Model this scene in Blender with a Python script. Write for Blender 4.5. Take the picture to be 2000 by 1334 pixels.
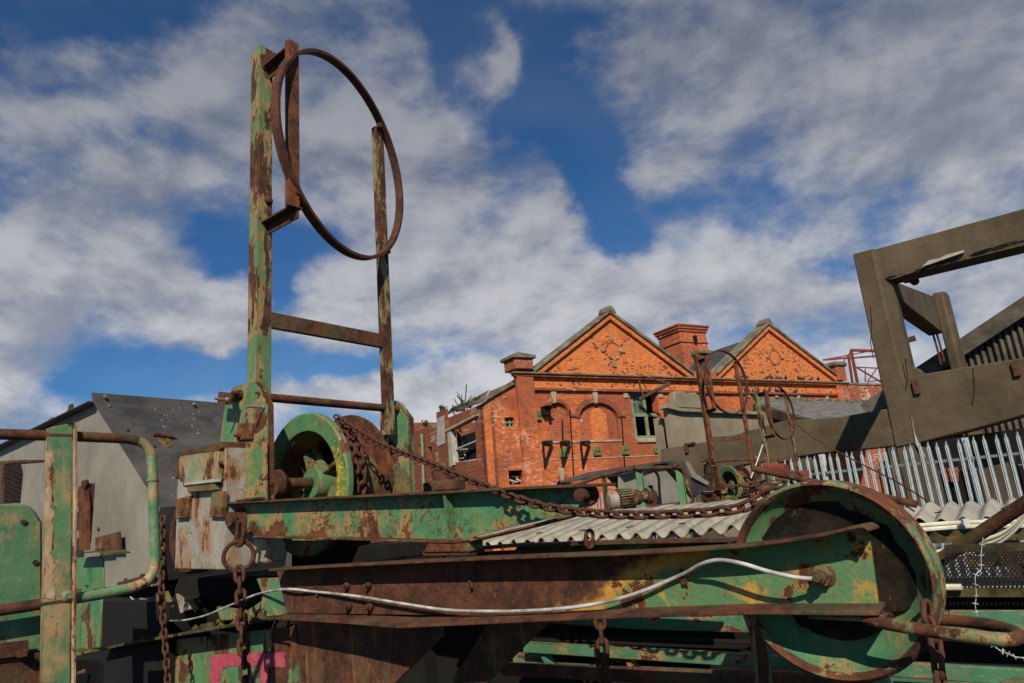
import bpy, bmesh, math, random
from math import sin, cos, pi, radians, tan, sqrt, atan2
from mathutils import Vector, Matrix
from mathutils.geometry import tessellate_polygon
random.seed(7)
for o in list(bpy.data.objects): bpy.data.objects.remove(o)
S = bpy.context.scene
COL = S.collection
V = Vector
# ------------------------------------------------------------------ camera
F = 1337.2; TH = radians(14.36); RO = radians(4.87)
CAMP = V((0, 0, 1.7))
_r0 = V((1, 0, 0)); _u0 = V((0, -sin(TH), cos(TH))); FW = V((0, cos(TH), sin(TH)))
RT = cos(RO)*_r0 - sin(RO)*_u0; UP = cos(RO)*_u0 + sin(RO)*_r0
cd = bpy.data.cameras.new('camera'); co = bpy.data.objects.new('camera', cd); COL.objects.link(co)
cd.sensor_width = 36; cd.lens = F/2000*36; cd.clip_end = 5000; cd.clip_start = 0.05
co.matrix_world = Matrix(((RT.x, UP.x, -FW.x, CAMP.x), (RT.y, UP.y, -FW.y, CAMP.y), (RT.z, UP.z, -FW.z, CAMP.z), (0, 0, 0, 1)))
S.camera = co
S.view_settings.view_transform = 'Standard'; S.view_settings.look = 'None'
S.view_settings.exposure = 0.0; S.view_settings.gamma = 1
# ------------------------------------------------------------------ sun + sky
SUN_AZ = radians(182); SUN_EL = radians(37)
sl = bpy.data.lights.new('sun', 'SUN'); sl.energy = 5.0; sl.angle = radians(.5); sl.color = (1, .91, .76)
so = bpy.data.objects.new('sun', sl); COL.objects.link(so)
sdir = V((sin(SUN_AZ)*cos(SUN_EL), cos(SUN_AZ)*cos(SUN_EL), sin(SUN_EL)))
so.rotation_euler = sdir.to_track_quat('Z', 'Y').to_euler(); so.location = (0, -20, 30)

class NT:
    def __init__(s, tree): s.t = tree; s.t.nodes.clear()
    def n(s, typ, **k):
        nd = s.t.nodes.new(typ)
        for a, v in k.items(): setattr(nd, a, v)
        return nd
    def set(s, sock, v):
        if v is None: return
        if isinstance(v, bpy.types.NodeSocket): s.t.links.new(v, sock)
        else: sock.default_value = v
    def math(s, op, a, b=None, c=None, clamp=False):
        nd = s.n('ShaderNodeMath', operation=op, use_clamp=clamp)
        s.set(nd.inputs[0], a); s.set(nd.inputs[1], b)
        if c is not None: s.set(nd.inputs[2], c)
        return nd.outputs[0]
    def vmath(s, op, a, b=None):
        nd = s.n('ShaderNodeVectorMath', operation=op)
        s.set(nd.inputs[0], a); s.set(nd.inputs[1], b)
        return nd.outputs['Value'] if op in ('DOT_PRODUCT', 'LENGTH') else nd.outputs[0]
    def mix(s, f, a, b):
        nd = s.n('ShaderNodeMix', data_type='RGBA')
        s.set(nd.inputs[0], f)
        for i, v in ((6, a), (7, b)):
            if not isinstance(v, bpy.types.NodeSocket) and len(v) == 3: v = (*v, 1)
            s.set(nd.inputs[i], v)
        return nd.outputs[2]
    def noise(s, vec, scale, detail=6, rough=.6, dist=0.0, out=0):
        nd = s.n('ShaderNodeTexNoise'); s.set(nd.inputs['Vector'], vec)
        nd.inputs['Scale'].default_value = scale; nd.inputs['Detail'].default_value = detail
        nd.inputs['Roughness'].default_value = rough; nd.inputs['Distortion'].default_value = dist
        return nd.outputs[out]
    def ss(s, x, a, b):
        nd = s.n('ShaderNodeMapRange', interpolation_type='SMOOTHSTEP')
        s.set(nd.inputs[0], x); nd.inputs[1].default_value = a; nd.inputs[2].default_value = b
        return nd.outputs[0]
    def map(s, vec, loc=(0, 0, 0), rot=(0, 0, 0), scale=(1, 1, 1)):
        nd = s.n('ShaderNodeMapping'); s.set(nd.inputs[0], vec)
        nd.inputs[1].default_value = loc; nd.inputs[2].default_value = rot; nd.inputs[3].default_value = scale
        return nd.outputs[0]

W = bpy.data.worlds.new('World'); S.world = W; W.use_nodes = True
w = NT(W.node_tree)
wo = w.n('ShaderNodeOutputWorld'); bg = w.n('ShaderNodeBackground')
sky = w.n('ShaderNodeTexSky', sky_type='NISHITA', sun_disc=False, sun_elevation=SUN_EL, sun_rotation=SUN_AZ, altitude=0, air_density=1.0, dust_density=0.3, ozone_density=3.5)
d = w.vmath('NORMALIZE', w.n('ShaderNodeTexCoord').outputs['Generated'])
dz = w.vmath('DOT_PRODUCT', d, tuple(FW))
dzc = w.math('MAXIMUM', dz, 0.2)
uu = w.math('DIVIDE', w.vmath('DOT_PRODUCT', d, tuple(RT)), dzc)
vv = w.math('DIVIDE', w.vmath('DOT_PRODUCT', d, tuple(UP)), dzc)
cm = w.n('ShaderNodeCombineXYZ'); w.set(cm.inputs[0], uu); w.set(cm.inputs[1], vv); uv = cm.outputs[0]
wn = w.noise(d, 6.0, 6, .55, 0, 1)
uvw = w.vmath('ADD', uv, w.vmath('MULTIPLY', w.vmath('SUBTRACT', wn, (.5, .5, .5)), (.16, .13, 0)))
BLOBS = [  # px, py, rx, ry, weight  (directions in which cloud thickens or thins)
 (30,40,200,70,-.9),(330,15,150,50,-.5),(880,20,50,110,-1.0),(1000,50,50,50,-.2),(1095,100,75,120,-.9),(1060,225,95,85,-1.3),(965,290,40,50,-.5),
 (1165,370,45,90,-1.3),(1190,480,50,45,-1.1),(1310,395,60,26,-.5),(1330,500,60,30,-.5),(1460,420,40,40,-.35),(1230,30,90,50,-.35),
 (430,520,60,40,-1.0),(535,490,45,50,-1.2),(548,590,38,55,-1.3),(640,705,130,26,-1.3),(390,725,140,30,-1.3),(200,740,90,18,-.8),(620,470,60,30,-.6),
 (230,270,90,36,-.7),(60,330,90,26,-.4),(1600,530,80,24,-.7),(1480,360,50,24,-.35),(850,330,70,22,-.3),(1850,640,50,40,-.3),(120,170,120,26,-.45),(380,460,50,26,-.4),(760,600,40,20,-.3),
 (140,560,230,80,.9),(400,650,80,40,.6),(330,330,110,50,.5),(450,170,150,90,.45),(740,200,140,150,.6),(870,370,110,60,.5),(1010,330,90,60,.6),(1080,420,60,50,.6),(990,110,22,60,.9),(985,180,40,30,.5),
 (880,570,260,70,.9),(1200,570,150,55,.8),(1620,200,300,130,.45),(1900,260,200,240,.6),(1400,90,150,60,.3),(1300,320,90,50,.5),(860,735,160,28,.8),(960,780,100,36,.8),
 (1500,560,150,50,.6),(1960,620,90,50,.5),(80,700,110,60,.5),(640,780,200,26,.6),(1400,500,60,30,.3),(620,330,90,90,.4),(40,430,120,40,.4)]
acc = None
for (px, py, rx, ry, wt) in BLOBS:
    q = w.vmath('MULTIPLY', w.vmath('SUBTRACT', uvw, ((px-1000)/F, (667-py)/F, 0)), (F/rx, F/ry, 0))
    e = w.math('POWER', 0.45, w.vmath('DOT_PRODUCT', q, q))
    acc = w.math('MULTIPLY_ADD', e, wt, acc if acc is not None else 0.0)
front = w.ss(dz, .25, .6)
acc = w.math('MULTIPLY', acc, front)
dpl = w.n('ShaderNodeSeparateXYZ'); w.set(dpl.inputs[0], d)
dv = w.vmath('MULTIPLY', d, (1, 1, 1.7))
def cl(vec): 
    a_ = w.noise(vec, 4.2, 14, .60, .15); b_ = w.noise(w.vmath('ADD', vec, (3.3, 1.1, 7.7)), 11.0, 8, .60, .2)
    return w.math('ADD', a_, w.math('MULTIPLY', w.math('SUBTRACT', b_, .5), .20))
n1 = cl(dv); n1b = cl(w.vmath('ADD', dv, (-.012, -.02, .06)))
veil = w.noise(w.vmath('MULTIPLY', d, (1, 1, 2.4)), 2.2, 8, .55, .3)
dens = w.math('ADD', w.math('MULTIPLY', acc, .26), w.math('ADD', n1, .050))
dens = w.math('SUBTRACT', dens, w.math('MULTIPLY', w.math('SUBTRACT', 1.0, w.ss(dz, -.1, .4)), .22))
mask = w.math('MULTIPLY', w.ss(dens, .36, .66), .97)
elev = dpl.outputs[2]
relief = w.math('MULTIPLY', w.math('SUBTRACT', n1, n1b), 1.9)
shade = w.ss(w.math('ADD', w.math('ADD', w.math('MULTIPLY', acc, .10), relief), w.math('MULTIPLY_ADD', veil, .7, .14)), .20, .86)
low = w.ss(elev, .62, .12)
hi_ = w.mix(low, (.30, .315, .36), (.64, .645, .67)); lo_ = w.mix(low, (.145, .170, .235), (.30, .325, .39))
ccol = w.mix(shade, lo_, hi_)
skyc = w.vmath('MULTIPLY', sky.outputs[0], (.024, .052, .075))
skyc = w.mix(w.math('MULTIPLY', w.ss(veil, .35, .70), .10), skyc, hi_)
colr = w.mix(mask, skyc, ccol)
w.set(bg.inputs[0], colr); bg.inputs[1].default_value = 1.0
w.t.links.new(bg.outputs[0], wo.inputs[0])
W.cycles.sampling_method = 'MANUAL'; W.cycles.sample_map_resolution = 512

# ------------------------------------------------------------------ unprojection (a pixel and a real plane give a real point)
def ray(px, py): return FW + RT*((px-1000)/F) - UP*((py-667)/F)
def PN(px, py, p0, n):
    r = ray(px, py); return CAMP + r*((p0-CAMP).dot(n)/r.dot(n))
def PD(px, py, depth): return CAMP + ray(px, py)*depth
AZA = radians(37.52)
A = V((cos(AZA), -sin(AZA), 0)); B = V((sin(AZA), cos(AZA), 0)); Z = V((0, 0, 1))
def PB(px, py, beta): r = ray(px, py); return CAMP + r*(beta/r.dot(B))
def PA(px, py, al): r = ray(px, py); return CAMP + r*(al/r.dot(A))
def AB(al, be, z): return CAMP + A*al + B*be + Z*z
def alb(p): q = p-CAMP; return q.dot(A), q.dot(B), q.z
# ------------------------------------------------------------------ mesh builder
class MB:
    def __init__(s): s.v = []; s.f = []; s.sm = []; s.mi = []; s.m = 0
    def add(s, vs, fs, smooth=False):
        o = len(s.v); s.v += [V(p) for p in vs]
        for f in fs: s.f.append([i+o for i in f]); s.sm.append(smooth); s.mi.append(s.m)
        return s
    def prism(s, pts, vec):
        n = len(pts); pts = [V(p) for p in pts]; vec = V(vec)
        s.add(pts+[p+vec for p in pts], [list(range(n)), list(range(2*n-1, n-1, -1))]+[[i, (i+1) % n, n+(i+1) % n, n+i] for i in range(n)])
        return s
    def box(s, o, x, y, z):
        return s.prism([o, o+x, o+x+y, o+y], z)
    def cbox(s, c, x, y, z):
        return s.box(c-(x+y+z)/2, x, y, z)
    def bar(s, p, q, w, h, up=Z):
        d = (q-p); side = d.cross(up)
        if side.length < 1e-6: side = d.cross(V((1, .3, 0)))
        side.normalize(); u2 = side.cross(d).normalized()
        return s.box(p-side*w/2-u2*h/2, side*w, u2*h, d)
    def tube(s, pts, r, n=10, closed=False, rs=None):
        pts = [V(p) for p in pts]; m = len(pts); vs = []; prev = None
        for i, p in enumerate(pts):
            if closed: t = pts[(i+1) % m]-pts[i-1]
            else: t = pts[min(i+1, m-1)]-pts[max(i-1, 0)]
            t.normalize()
            if prev is None:
                u = t.cross(V((.13, .21, .97)))
                if u.length < .05: u = t.cross(V((1, 0, 0)))
            else: u = prev - t*prev.dot(t)
            u.normalize(); prev = u; v2 = t.cross(u)
            rr = rs[i] if rs else r
            vs += [p+(u*cos(2*pi*k/n)+v2*sin(2*pi*k/n))*rr for k in range(n)]
        fs = []
        for i in range(m if closed else m-1):
            for k in range(n):
                fs.append([i*n+k, i*n+(k+1) % n, ((i+1) % m)*n+(k+1) % n, ((i+1) % m)*n+k])
        s.add(vs, fs, True)
        if not closed: s.add(vs[:n], [list(range(n))[::-1]]); s.add(vs[-n:], [list(range(n))])
        return s
    def lathe(s, c, ax, prof, n=48, smooth=True, closed=False, a0=0, a1=2*pi):
        ax = V(ax).normalized(); u = ax.cross(Z)
        if u.length < .1: u = ax.cross(V((1, 0, 0)))
        u.normalize(); v2 = ax.cross(u); full = abs(a1-a0-2*pi) < 1e-6
        N = n if full else n+1; vs = []
        for (r, h) in prof:
            for k in range(N):
                t = a0+(a1-a0)*k/n; vs.append(c+ax*h+(u*cos(t)+v2*sin(t))*r)
        fs = []; m = len(prof)
        for i in range(m if closed else m-1):
            for k in range(n):
                fs.append([i*N+k, i*N+(k+1) % N, ((i+1) % m)*N+(k+1) % N, ((i+1) % m)*N+k])
        return s.add(vs, fs, smooth)
    def hexa(s, c, ax, r, h):
        ax = V(ax).normalized(); u = ax.cross(Z).normalized(); v2 = ax.cross(u)
        return s.prism([c+(u*cos(pi/3*k)+v2*sin(pi/3*k))*r for k in range(6)], ax*h)
ROOT = {}
def empty(name, loc, label, cat, group=None):
    o = bpy.data.objects.new(name, None); COL.objects.link(o); o.location = loc; o.empty_display_size = .2
    o['label'] = label; o['category'] = cat
    if group: o['group'] = group
    o['kind'] = 'thing'
    ROOT[o.name] = V(loc); return o
def build(mb, name, mat, parent=None, bevel=0, label=None, cat=None, group=None, kind=None, auto=0):
    if parent is not None: org = ROOT[parent.name]
    elif kind: org = V((0, 0, 0))
    else:
        org = V((sum(p.x for p in mb.v)/len(mb.v), sum(p.y for p in mb.v)/len(mb.v), min(p.z for p in mb.v)))
    me = bpy.data.meshes.new(name); me.from_pydata([p-org for p in mb.v], [], mb.f)
    me.polygons.foreach_set('use_smooth', mb.sm)
    mats = mat if isinstance(mat, (list, tuple)) else [mat]
    for m in mats: me.materials.append(m)
    if len(mats) > 1: me.polygons.foreach_set('material_index', mb.mi)
    bm = bmesh.new(); bm.from_mesh(me); bmesh.ops.recalc_face_normals(bm, faces=bm.faces[:]); bm.to_mesh(me); bm.free()
    me.set_sharp_from_angle(angle=radians(38))
    o = bpy.data.objects.new(name, me); COL.objects.link(o)
    if parent is not None: o.parent = parent
    else: o.location = org
    ROOT[o.name] = org
    if bevel:
        md = o.modifiers.new('bevel', 'BEVEL'); md.width = bevel; md.segments = 1; md.limit_method = 'ANGLE'; md.angle_limit = radians(40)
    if label: o['label'] = label
    if cat: o['category'] = cat
    if group: o['group'] = group
    if kind: o['kind'] = kind
    return o
def children(o): return [c for c in bpy.data.objects if c.parent == o]
def copy_tree(o, parent=None):
    c = o.copy(); COL.objects.link(c)
    if parent is not None: c.parent = parent
    for ch in children(o): copy_tree(ch, c)
    return c
# ------------------------------------------------------------------ materials
def mat(name):
    m = bpy.data.materials.new(name); m.use_nodes = True
    k = NT(m.node_tree); out = k.n('ShaderNodeOutputMaterial'); p = k.n('ShaderNodeBsdfPrincipled')
    k.t.links.new(p.outputs[0], out.inputs[0]); p.inputs['Specular IOR Level'].default_value = .3
    k.p = p; k.o = k.n('ShaderNodeTexCoord').outputs['Object']
    return m, k
def bump(k, h, dist=.004, st=.6):
    b = k.n('ShaderNodeBump'); b.inputs['Strength'].default_value = st; b.inputs['Distance'].default_value = dist
    k.set(b.inputs['Height'], h); k.t.links.new(b.outputs[0], k.p.inputs['Normal'])
GREEN = (.046, .180, .082); GREEND = (.022, .105, .048); GREENL = (.092, .215, .085)
def rustcol(k, v, bright=0.0):
    a = k.noise(v, 9, 8, .7); b2 = k.noise(v, 60, 6, .7)
    c = k.mix(k.ss(a, .35, .65), (.034, .016, .010), (.115+.06*bright, .040+.015*bright, .019))
    c = k.mix(k.math('MULTIPLY', k.ss(b2, .52, .75), .55), c, (.30+.16*bright, .10+.05*bright, .028))
    return k.mix(k.math('MULTIPLY', k.ss(b2, .48, .25), .6), c, (.018, .010, .008))
def painted(name, amt=.5, scale=3.0, seed=0.0, p1=GREEN, p2=GREENL, pd=GREEND, ochre=.6, streak=.55, bright=0.0, lichen=0.0, speck=.62, prim=(.42, .30, .15), ew=.075, grad=None):
    m, k = mat(name)
    v0 = k.map(k.o, (seed, seed*1.7, seed*.6)); v = k.map(k.o, (seed, seed*1.7, seed*.6), scale=(1, 1, streak))
    n = k.noise(v, scale, 12, .68, .25)
    if grad:
        sp_ = k.n('ShaderNodeSeparateXYZ'); k.set(sp_.inputs[0], k.o); al_ = k.vmath('DOT_PRODUCT', k.o, tuple(A))
        g_ = k.math('ADD', k.math('MULTIPLY', k.math('SUBTRACT', al_, grad[0]), grad[1]), k.math('MULTIPLY', k.math('SUBTRACT', sp_.outputs[2], grad[2]), grad[3]))
        n = k.math('ADD', n, k.math('MAXIMUM', k.math('MINIMUM', g_, .16), -.2))
    bv = k.n('ShaderNodeBevel', samples=3); bv.inputs['Radius'].default_value = .014
    ge = k.n('ShaderNodeNewGeometry'); ed_ = k.ss(k.vmath('DOT_PRODUCT', bv.outputs[0], ge.outputs['Normal']), .985, .80)
    n = k.math('ADD', n, k.math('MULTIPLY', ed_, .13))
    var = k.noise(v0, scale*.9, 5, .6)
    thr = .68-amt*.36
    nr = k.math('ADD', n, k.math('MULTIPLY', k.math('SUBTRACT', k.noise(v0, 38, 5, .7), .5), .09)); rust = k.ss(nr, thr, thr+.03)
    edge = k.ss(n, thr-ew, thr-.005)
    paint = k.mix(k.ss(var, .35, .7), p1, p2); paint = k.mix(k.ss(k.noise(v0, scale*2.3, 4, .6), .55, .8), paint, pd)
    paint = k.mix(k.math('MULTIPLY', k.ss(k.noise(v, 26, 6, .7), .5, .8), .35), paint, (.35, .36, .22))
    e2 = k.math('MULTIPLY', edge, k.ss(k.noise(v0, 7, 5, .6), .40, .58)); c = k.mix(k.math('MULTIPLY', e2, ochre), paint, k.mix(k.noise(v0, 22, 4, .6), (.42, .20, .06), prim))
    wash = k.math('MULTIPLY', k.ss(k.math('ADD', n, k.math('MULTIPLY', k.math('SUBTRACT', k.noise(v, scale*5, 6, .7), .5), .25)), thr-.13, thr), .30)
    c = k.mix(wash, c, (.150, .078, .026))
    pits = k.ss(k.noise(v0, 46, 5, .65), speck, speck+.05)
    pits = k.math('MULTIPLY', pits, k.ss(k.noise(v0, 3.3, 3, .5), .42, .6))
    c = k.mix(pits, c, (.12, .045, .022))
    rc = rustcol(k, v0, bright)
    c = k.mix(rust, c, rc)
    if lichen:
        li = k.ss(k.noise(v0, 11, 8, .75), .62-.12*lichen, .66-.12*lichen); li = k.math('MULTIPLY', li, k.ss(k.noise(v0, 2.1, 2, .5), .45, .55))
        c = k.mix(li, c, k.mix(k.noise(v0, 60, 4, .6), (.14, .12, .02), (.42, .31, .03)))
    grime = k.ss(k.noise(v, 5.5, 8, .7), .62, .85); c = k.mix(k.math('MULTIPLY', grime, .4), c, (.06, .038, .02))
    k.set(k.p.inputs['Base Color'], c)
    k.set(k.p.inputs['Roughness'], k.math('MULTIPLY_ADD', rust, .35, .5))
    h = k.math('ADD', k.math('MULTIPLY', rust, -.5), k.math('MULTIPLY', k.noise(v0, 70, 6, .75), .7))
    h = k.math('ADD', h, k.math('MULTIPLY', pits, -.3)); bump(k, h, .005, .7)
    return m
def rusty(name, seed=0.0, bright=0.0, tint=None, tf=.0, bdist=.006, streaks=False):
    m, k = mat(name); v0 = k.map(k.o, (seed, seed*1.3, -seed))
    c = rustcol(k, v0, bright)
    if tint: c = k.mix(k.math('MULTIPLY', k.ss(k.noise(v0, 4, 8, .7, .3), .5, .56), tf), c, tint)
    if streaks:
        vs = k.map(k.o, (seed, 0, 0), scale=(1, 1, .12)); c = k.mix(k.math('MULTIPLY', k.ss(k.noise(vs, 22, 6, .7), .56, .75), .8), c, (.42, .17, .025))
    k.set(k.p.inputs['Base Color'], c); k.p.inputs['Roughness'].default_value = .85
    bump(k, k.math('ADD', k.noise(v0, 45, 8, .8), k.math('MULTIPLY', k.noise(v0, 160, 3, .7), .4)), bdist, .8)
    return m
def plain(name, c1, c2, scale=3, rough=.8, bd=.004, fine=60, metallic=0, det=8, spots=None, sp=.66):
    m, k = mat(name)
    c = k.mix(k.ss(k.noise(k.o, scale, det, .65), .32, .7), c1, c2)
    c = k.mix(k.math('MULTIPLY', k.ss(k.noise(k.o, fine, 4, .7), .5, .8), .4), c, tuple(x*.55 for x in c1))
    if spots: c = k.mix(k.ss(k.noise(k.o, scale*9, 3, .5), sp, sp+.02), c, spots)
    k.set(k.p.inputs['Base Color'], c); k.p.inputs['Roughness'].default_value = rough; k.p.inputs['Metallic'].default_value = metallic
    bump(k, k.noise(k.o, fine, 6, .7), bd, .6); return m
def brick(name, base=(.74, .215, .052), dark=(.50, .125, .036), soot=(.22, .055, .026), patch=.5, white=.0, brown=0.0):
    m, k = mat(name)
    sp = k.n('ShaderNodeSeparateXYZ'); k.set(sp.inputs[0], k.o)
    xx_ = k.math('ADD', sp.outputs[0], sp.outputs[1]); zz_ = sp.outputs[2]
    cb = k.n('ShaderNodeCombineXYZ'); k.set(cb.inputs[0], xx_); k.set(cb.inputs[1], zz_)
    bt = k.n('ShaderNodeTexBrick'); k.set(bt.inputs[0], cb.outputs[0])
    bt.inputs['Scale'].default_value = 1; bt.inputs['Brick Width'].default_value = .235; bt.inputs['Row Height'].default_value = .082
    bt.inputs['Mortar Size'].default_value = .008; bt.inputs['Mortar Smooth'].default_value = .3; bt.inputs['Bias'].default_value = -.1
    bt.inputs['Color1'].default_value = (*base, 1); bt.inputs['Color2'].default_value = (*dark, 1); bt.inputs['Mortar'].default_value = (.26, .12, .06, 1)
    row = k.math('FLOOR', k.math('DIVIDE', zz_, .082)); colm = k.math('FLOOR', k.math('ADD', k.math('DIVIDE', xx_, .235), k.math('MULTIPLY', row, .5)))
    cc = k.n('ShaderNodeCombineXYZ'); k.set(cc.inputs[0], colm); k.set(cc.inputs[1], row)
    wn_ = k.n('ShaderNodeTexWhiteNoise', noise_dimensions='2D'); k.set(wn_.inputs['Vector'], cc.outputs[0]); rnd = wn_.outputs['Value']
    c = bt.outputs[0]
    n = k.noise(k.o, .5, 8, .65); c = k.mix(k.math('MULTIPLY', k.ss(n, .50, .70), .6), c, soot)
    c = k.mix(k.math('MULTIPLY', k.ss(k.noise(k.map(k.o, scale=(1, 1, .25)), 1.3, 8, .7), .55, .78), .4), c, soot)
    zone = k.ss(k.noise(k.o, .38, 5, .65), .42, .62)
    blk = k.math('MULTIPLY', k.math('LESS_THAN', rnd, k.math('MULTIPLY', zone, .30)), patch); c = k.mix(blk, c, (.13, .05, .026))
    if white:
        zw = k.ss(k.noise(k.map(k.o, (5, 3, 9)), .45, 5, .65), .52, .66)
        c = k.mix(k.math('MULTIPLY', k.math('GREATER_THAN', rnd, k.math('SUBTRACT', 1.0, k.math('MULTIPLY', zw, .5))), white), c, (.66, .54, .44))
        c = k.mix(k.math('MULTIPLY', k.ss(k.noise(k.map(k.o, (1, 3, 4)), 2.6, 8, .75), .64, .70), white*.6), c, (.66, .54, .44))
    if brown: c = k.mix(k.math('MULTIPLY', k.ss(k.noise(k.map(k.o, (8, 3, 1)), .42, 6, .6), .42, .60), brown), c, (.20, .058, .032))
    k.set(k.p.inputs['Base Color'], c); k.p.inputs['Roughness'].default_value = .9
    bump(k, k.math('SUBTRACT', k.noise(k.o, 14, 5, .7), bt.outputs['Fac']), .008, .5); return m
MT = {}
MT['green_clean'] = painted('green_paint_worn', .30, 4.2, 1.0)
MT['green_mid'] = painted('green_paint_flaking', .42, 3.4, 4.0, ochre=.9)
MT['green_rust'] = painted('green_paint_half_gone', .66, 5.0, 9.0, ochre=.9, bright=.3)
MT['post'] = painted('post_paint', .47, 7.5, 3.0, ochre=.9, p1=(.10, .19, .07), streak=.3, ew=.10)
MT['post_far'] = painted('post_far_paint', .62, 7.5, 8.0, ochre=.8, p1=(.17, .20, .075), streak=.3, ew=.1)
MT['plate'] = painted('plate_paint', .42, 4.4, 17.0, streak=.9, ochre=.9, bright=.7, p1=(.075, .18, .075), ew=.10)
MT['ubeam'] = painted('upper_beam_paint', .25, 6.0, 24.0, ochre=1.0, streak=1.0, speck=.52, bright=.8, prim=(.36, .25, .085), ew=.17, grad=(-.2, -.10, 1.73, -.75))
MT['cover'] = painted('cover_paint', .32, 7.0, 91.0, p1=(.17, .21, .09), p2=(.30, .28, .19), pd=(.22, .10, .04), ochre=.9, bright=1.0, streak=.5, ew=.1)
MT['bend'] = painted('bend_paint', .34, 9.0, 96.0, p1=(.07, .19, .10), p2=(.13, .23, .11), prim=(.60, .42, .24), ew=.14, ochre=.95, streak=.5)
MT['drum'] = painted('drum_paint', .22, 5.0, 31.0, lichen=0, bright=.4)
MT['drum_rim'] = painted('drum_rim_paint', .30, 6.0, 35.0, lichen=0, bright=.6)
MT['sheave'] = painted('sheave_paint', .32, 6.0, 43.0, ochre=.5, speck=.57, lichen=0, p1=(.045, .150, .072))
MT['base'] = painted('base_paint', .45, 5.0, 51.0, ochre=.7)
MT['rail_post'] = painted('rail_post_paint', .20, 7.0, 61.0, p1=(.062, .18, .09), p2=(.115, .215, .09), prim=(.60, .42, .24), streak=.35, ew=.16, ochre=.95)
MT['peach'] = painted('rail_post_primer', .40, 11.0, 66.0, p1=(.52, .34, .19), p2=(.56, .41, .25), pd=(.40, .36, .20), streak=.35, speck=.55, ochre=.5, bright=.6)
MT['greenbar'] = painted('conveyor_green', .26, 6.0, 71.0, p1=(.045, .16, .08), p2=(.075, .20, .11), ochre=.9, streak=3)
MT['box_grey'] = painted('junction_box_paint', .26, 6.5, 83.0, p1=(.27, .245, .20), p2=(.35, .32, .265), pd=(.11, .21, .11), ochre=.8, bright=.9, speck=.58, streak=.4, ew=.12, prim=(.30,.13,.05))
MT['rust'] = rusty('rust_dark', 1)
MT['rust_b'] = rusty('rust_brown', 2, .2, (.07, .12, .05), .25)
MT['rust_o'] = rusty('rust_orange', 3, 1.2, (.16, .22, .09), .4)
MT['rust_flange'] = rusty('rust_flange', 14, .8)
MT['lichen'] = plain('yellow_lichen', (.20, .15, .015), (.46, .34, .03), 26, .95, .003, 90)
MT['rust_hoop'] = rusty('rust_hoop', 4, .0)
MT['rust_bar'] = rusty('rust_bar', 5, 1.0)
MT['chain'] = rusty('chain_rust', 6, -.15, None, 0, .003)
MT['gusset'] = rusty('gusset_rust', 8, -.05, (.16, .13, .05), .25, streaks=True)
MT['lid'] = plain('lid_steel', (.030, .028, .027), (.085, .078, .070), 2.2, .55, .002, 40, 0, spots=(.55, .53, .5), sp=.74)
def hopper_mat():
    m, k = mat('hopper_grey_paint')
    c = k.mix(k.ss(k.noise(k.o, 1.8, 8, .65), .30, .7), (.175, .162, .128), (.265, .246, .198))
    c = k.mix(k.math('MULTIPLY', k.ss(k.noise(k.map(k.o, scale=(1, 1, .16)), 6, 8, .7), .52, .74), .45), c, (.105, .090, .062))
    c = k.mix(k.math('MULTIPLY', k.ss(k.noise(k.map(k.o, (2, 5, 1), scale=(1, 1, .22)), 11, 6, .7), .62, .74), .5), c, (.14, .075, .035))
    c = k.mix(k.math('MULTIPLY', k.ss(k.noise(k.o, 34, 5, .7), .62, .72), .6), c, (.07, .06, .045))
    k.set(k.p.inputs['Base Color'], c); k.p.inputs['Roughness'].default_value = .6
    bump(k, k.math('ADD', k.noise(k.o, 2.2, 3, .5), k.math('MULTIPLY', k.noise(k.o, 50, 5, .7), .06)), .012, .6); return m
MT['hopper'] = hopper_mat()
MT['dark'] = plain('black_shade_and_grime', (.004, .0035, .003), (.011, .009, .007), 3, .95, .006, 30)  # near-black for dark parts, and deep shade painted onto gap-filling boxes
def concrete():
    m, k = mat('weathered_concrete')
    c = k.mix(k.ss(k.noise(k.o, .8, 9, .68), .30, .72), (.062, .044, .024), (.122, .090, .053))
    c = k.mix(k.math('MULTIPLY', k.ss(k.noise(k.map(k.o, scale=(1, 1, .10)), 3.2, 8, .7), .52, .72), .5), c, (.035, .027, .018))
    c = k.mix(k.math('MULTIPLY', k.ss(k.noise(k.map(k.o, (4, 2, 1), scale=(1, 1, .16)), 6, 6, .7), .60, .72), .4), c, (.15, .125, .09))
    c = k.mix(k.math('MULTIPLY', k.ss(k.noise(k.o, 24, 6, .75), .58, .70), .6), c, (.020, .015, .010))
    k.set(k.p.inputs['Base Color'], c); k.p.inputs['Roughness'].default_value = .95
    bump(k, k.math('ADD', k.noise(k.o, 9, 8, .75), k.math('MULTIPLY', k.noise(k.o, 50, 4, .7), .3)), .03, .8); return m
MT['concrete'] = concrete()
MT['concrete_white'] = plain('spalled_concrete', (.30, .28, .24), (.45, .42, .37), 3, .95, .02, 20)
MT['render'] = plain('stained_render', (.18, .15, .098), (.30, .25, .165), .7, .95, .02, 12)
MT['asb'] = plain('asbestos_sheet', (.20, .19, .175), (.36, .345, .315), 2.5, .95, .004, 22, spots=(.09, .09, .08), sp=.70)
MT['asb2'] = plain('asbestos_sheet_smooth', (.24, .22, .18), (.38, .35, .29), 2.0, .9, .003, 25)
MT['asbroof'] = plain('old_asbestos_roof', (.075, .072, .068), (.20, .19, .18), 2.2, .95, .02, 9)
MT['timber'] = plain('weathered_timber', (.045, .038, .028), (.13, .11, .085), 1.6, .95, .01, 12)
MT['galv'] = plain('galvanised_steel', (.40, .46, .47), (.60, .64, .64), 3, .45, .001, 60, .2)
MT['galv_dull'] = plain('dull_galvanised_steel', (.10, .12, .13), (.17, .19, .20), 3, .6, .001, 60, .1)
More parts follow.
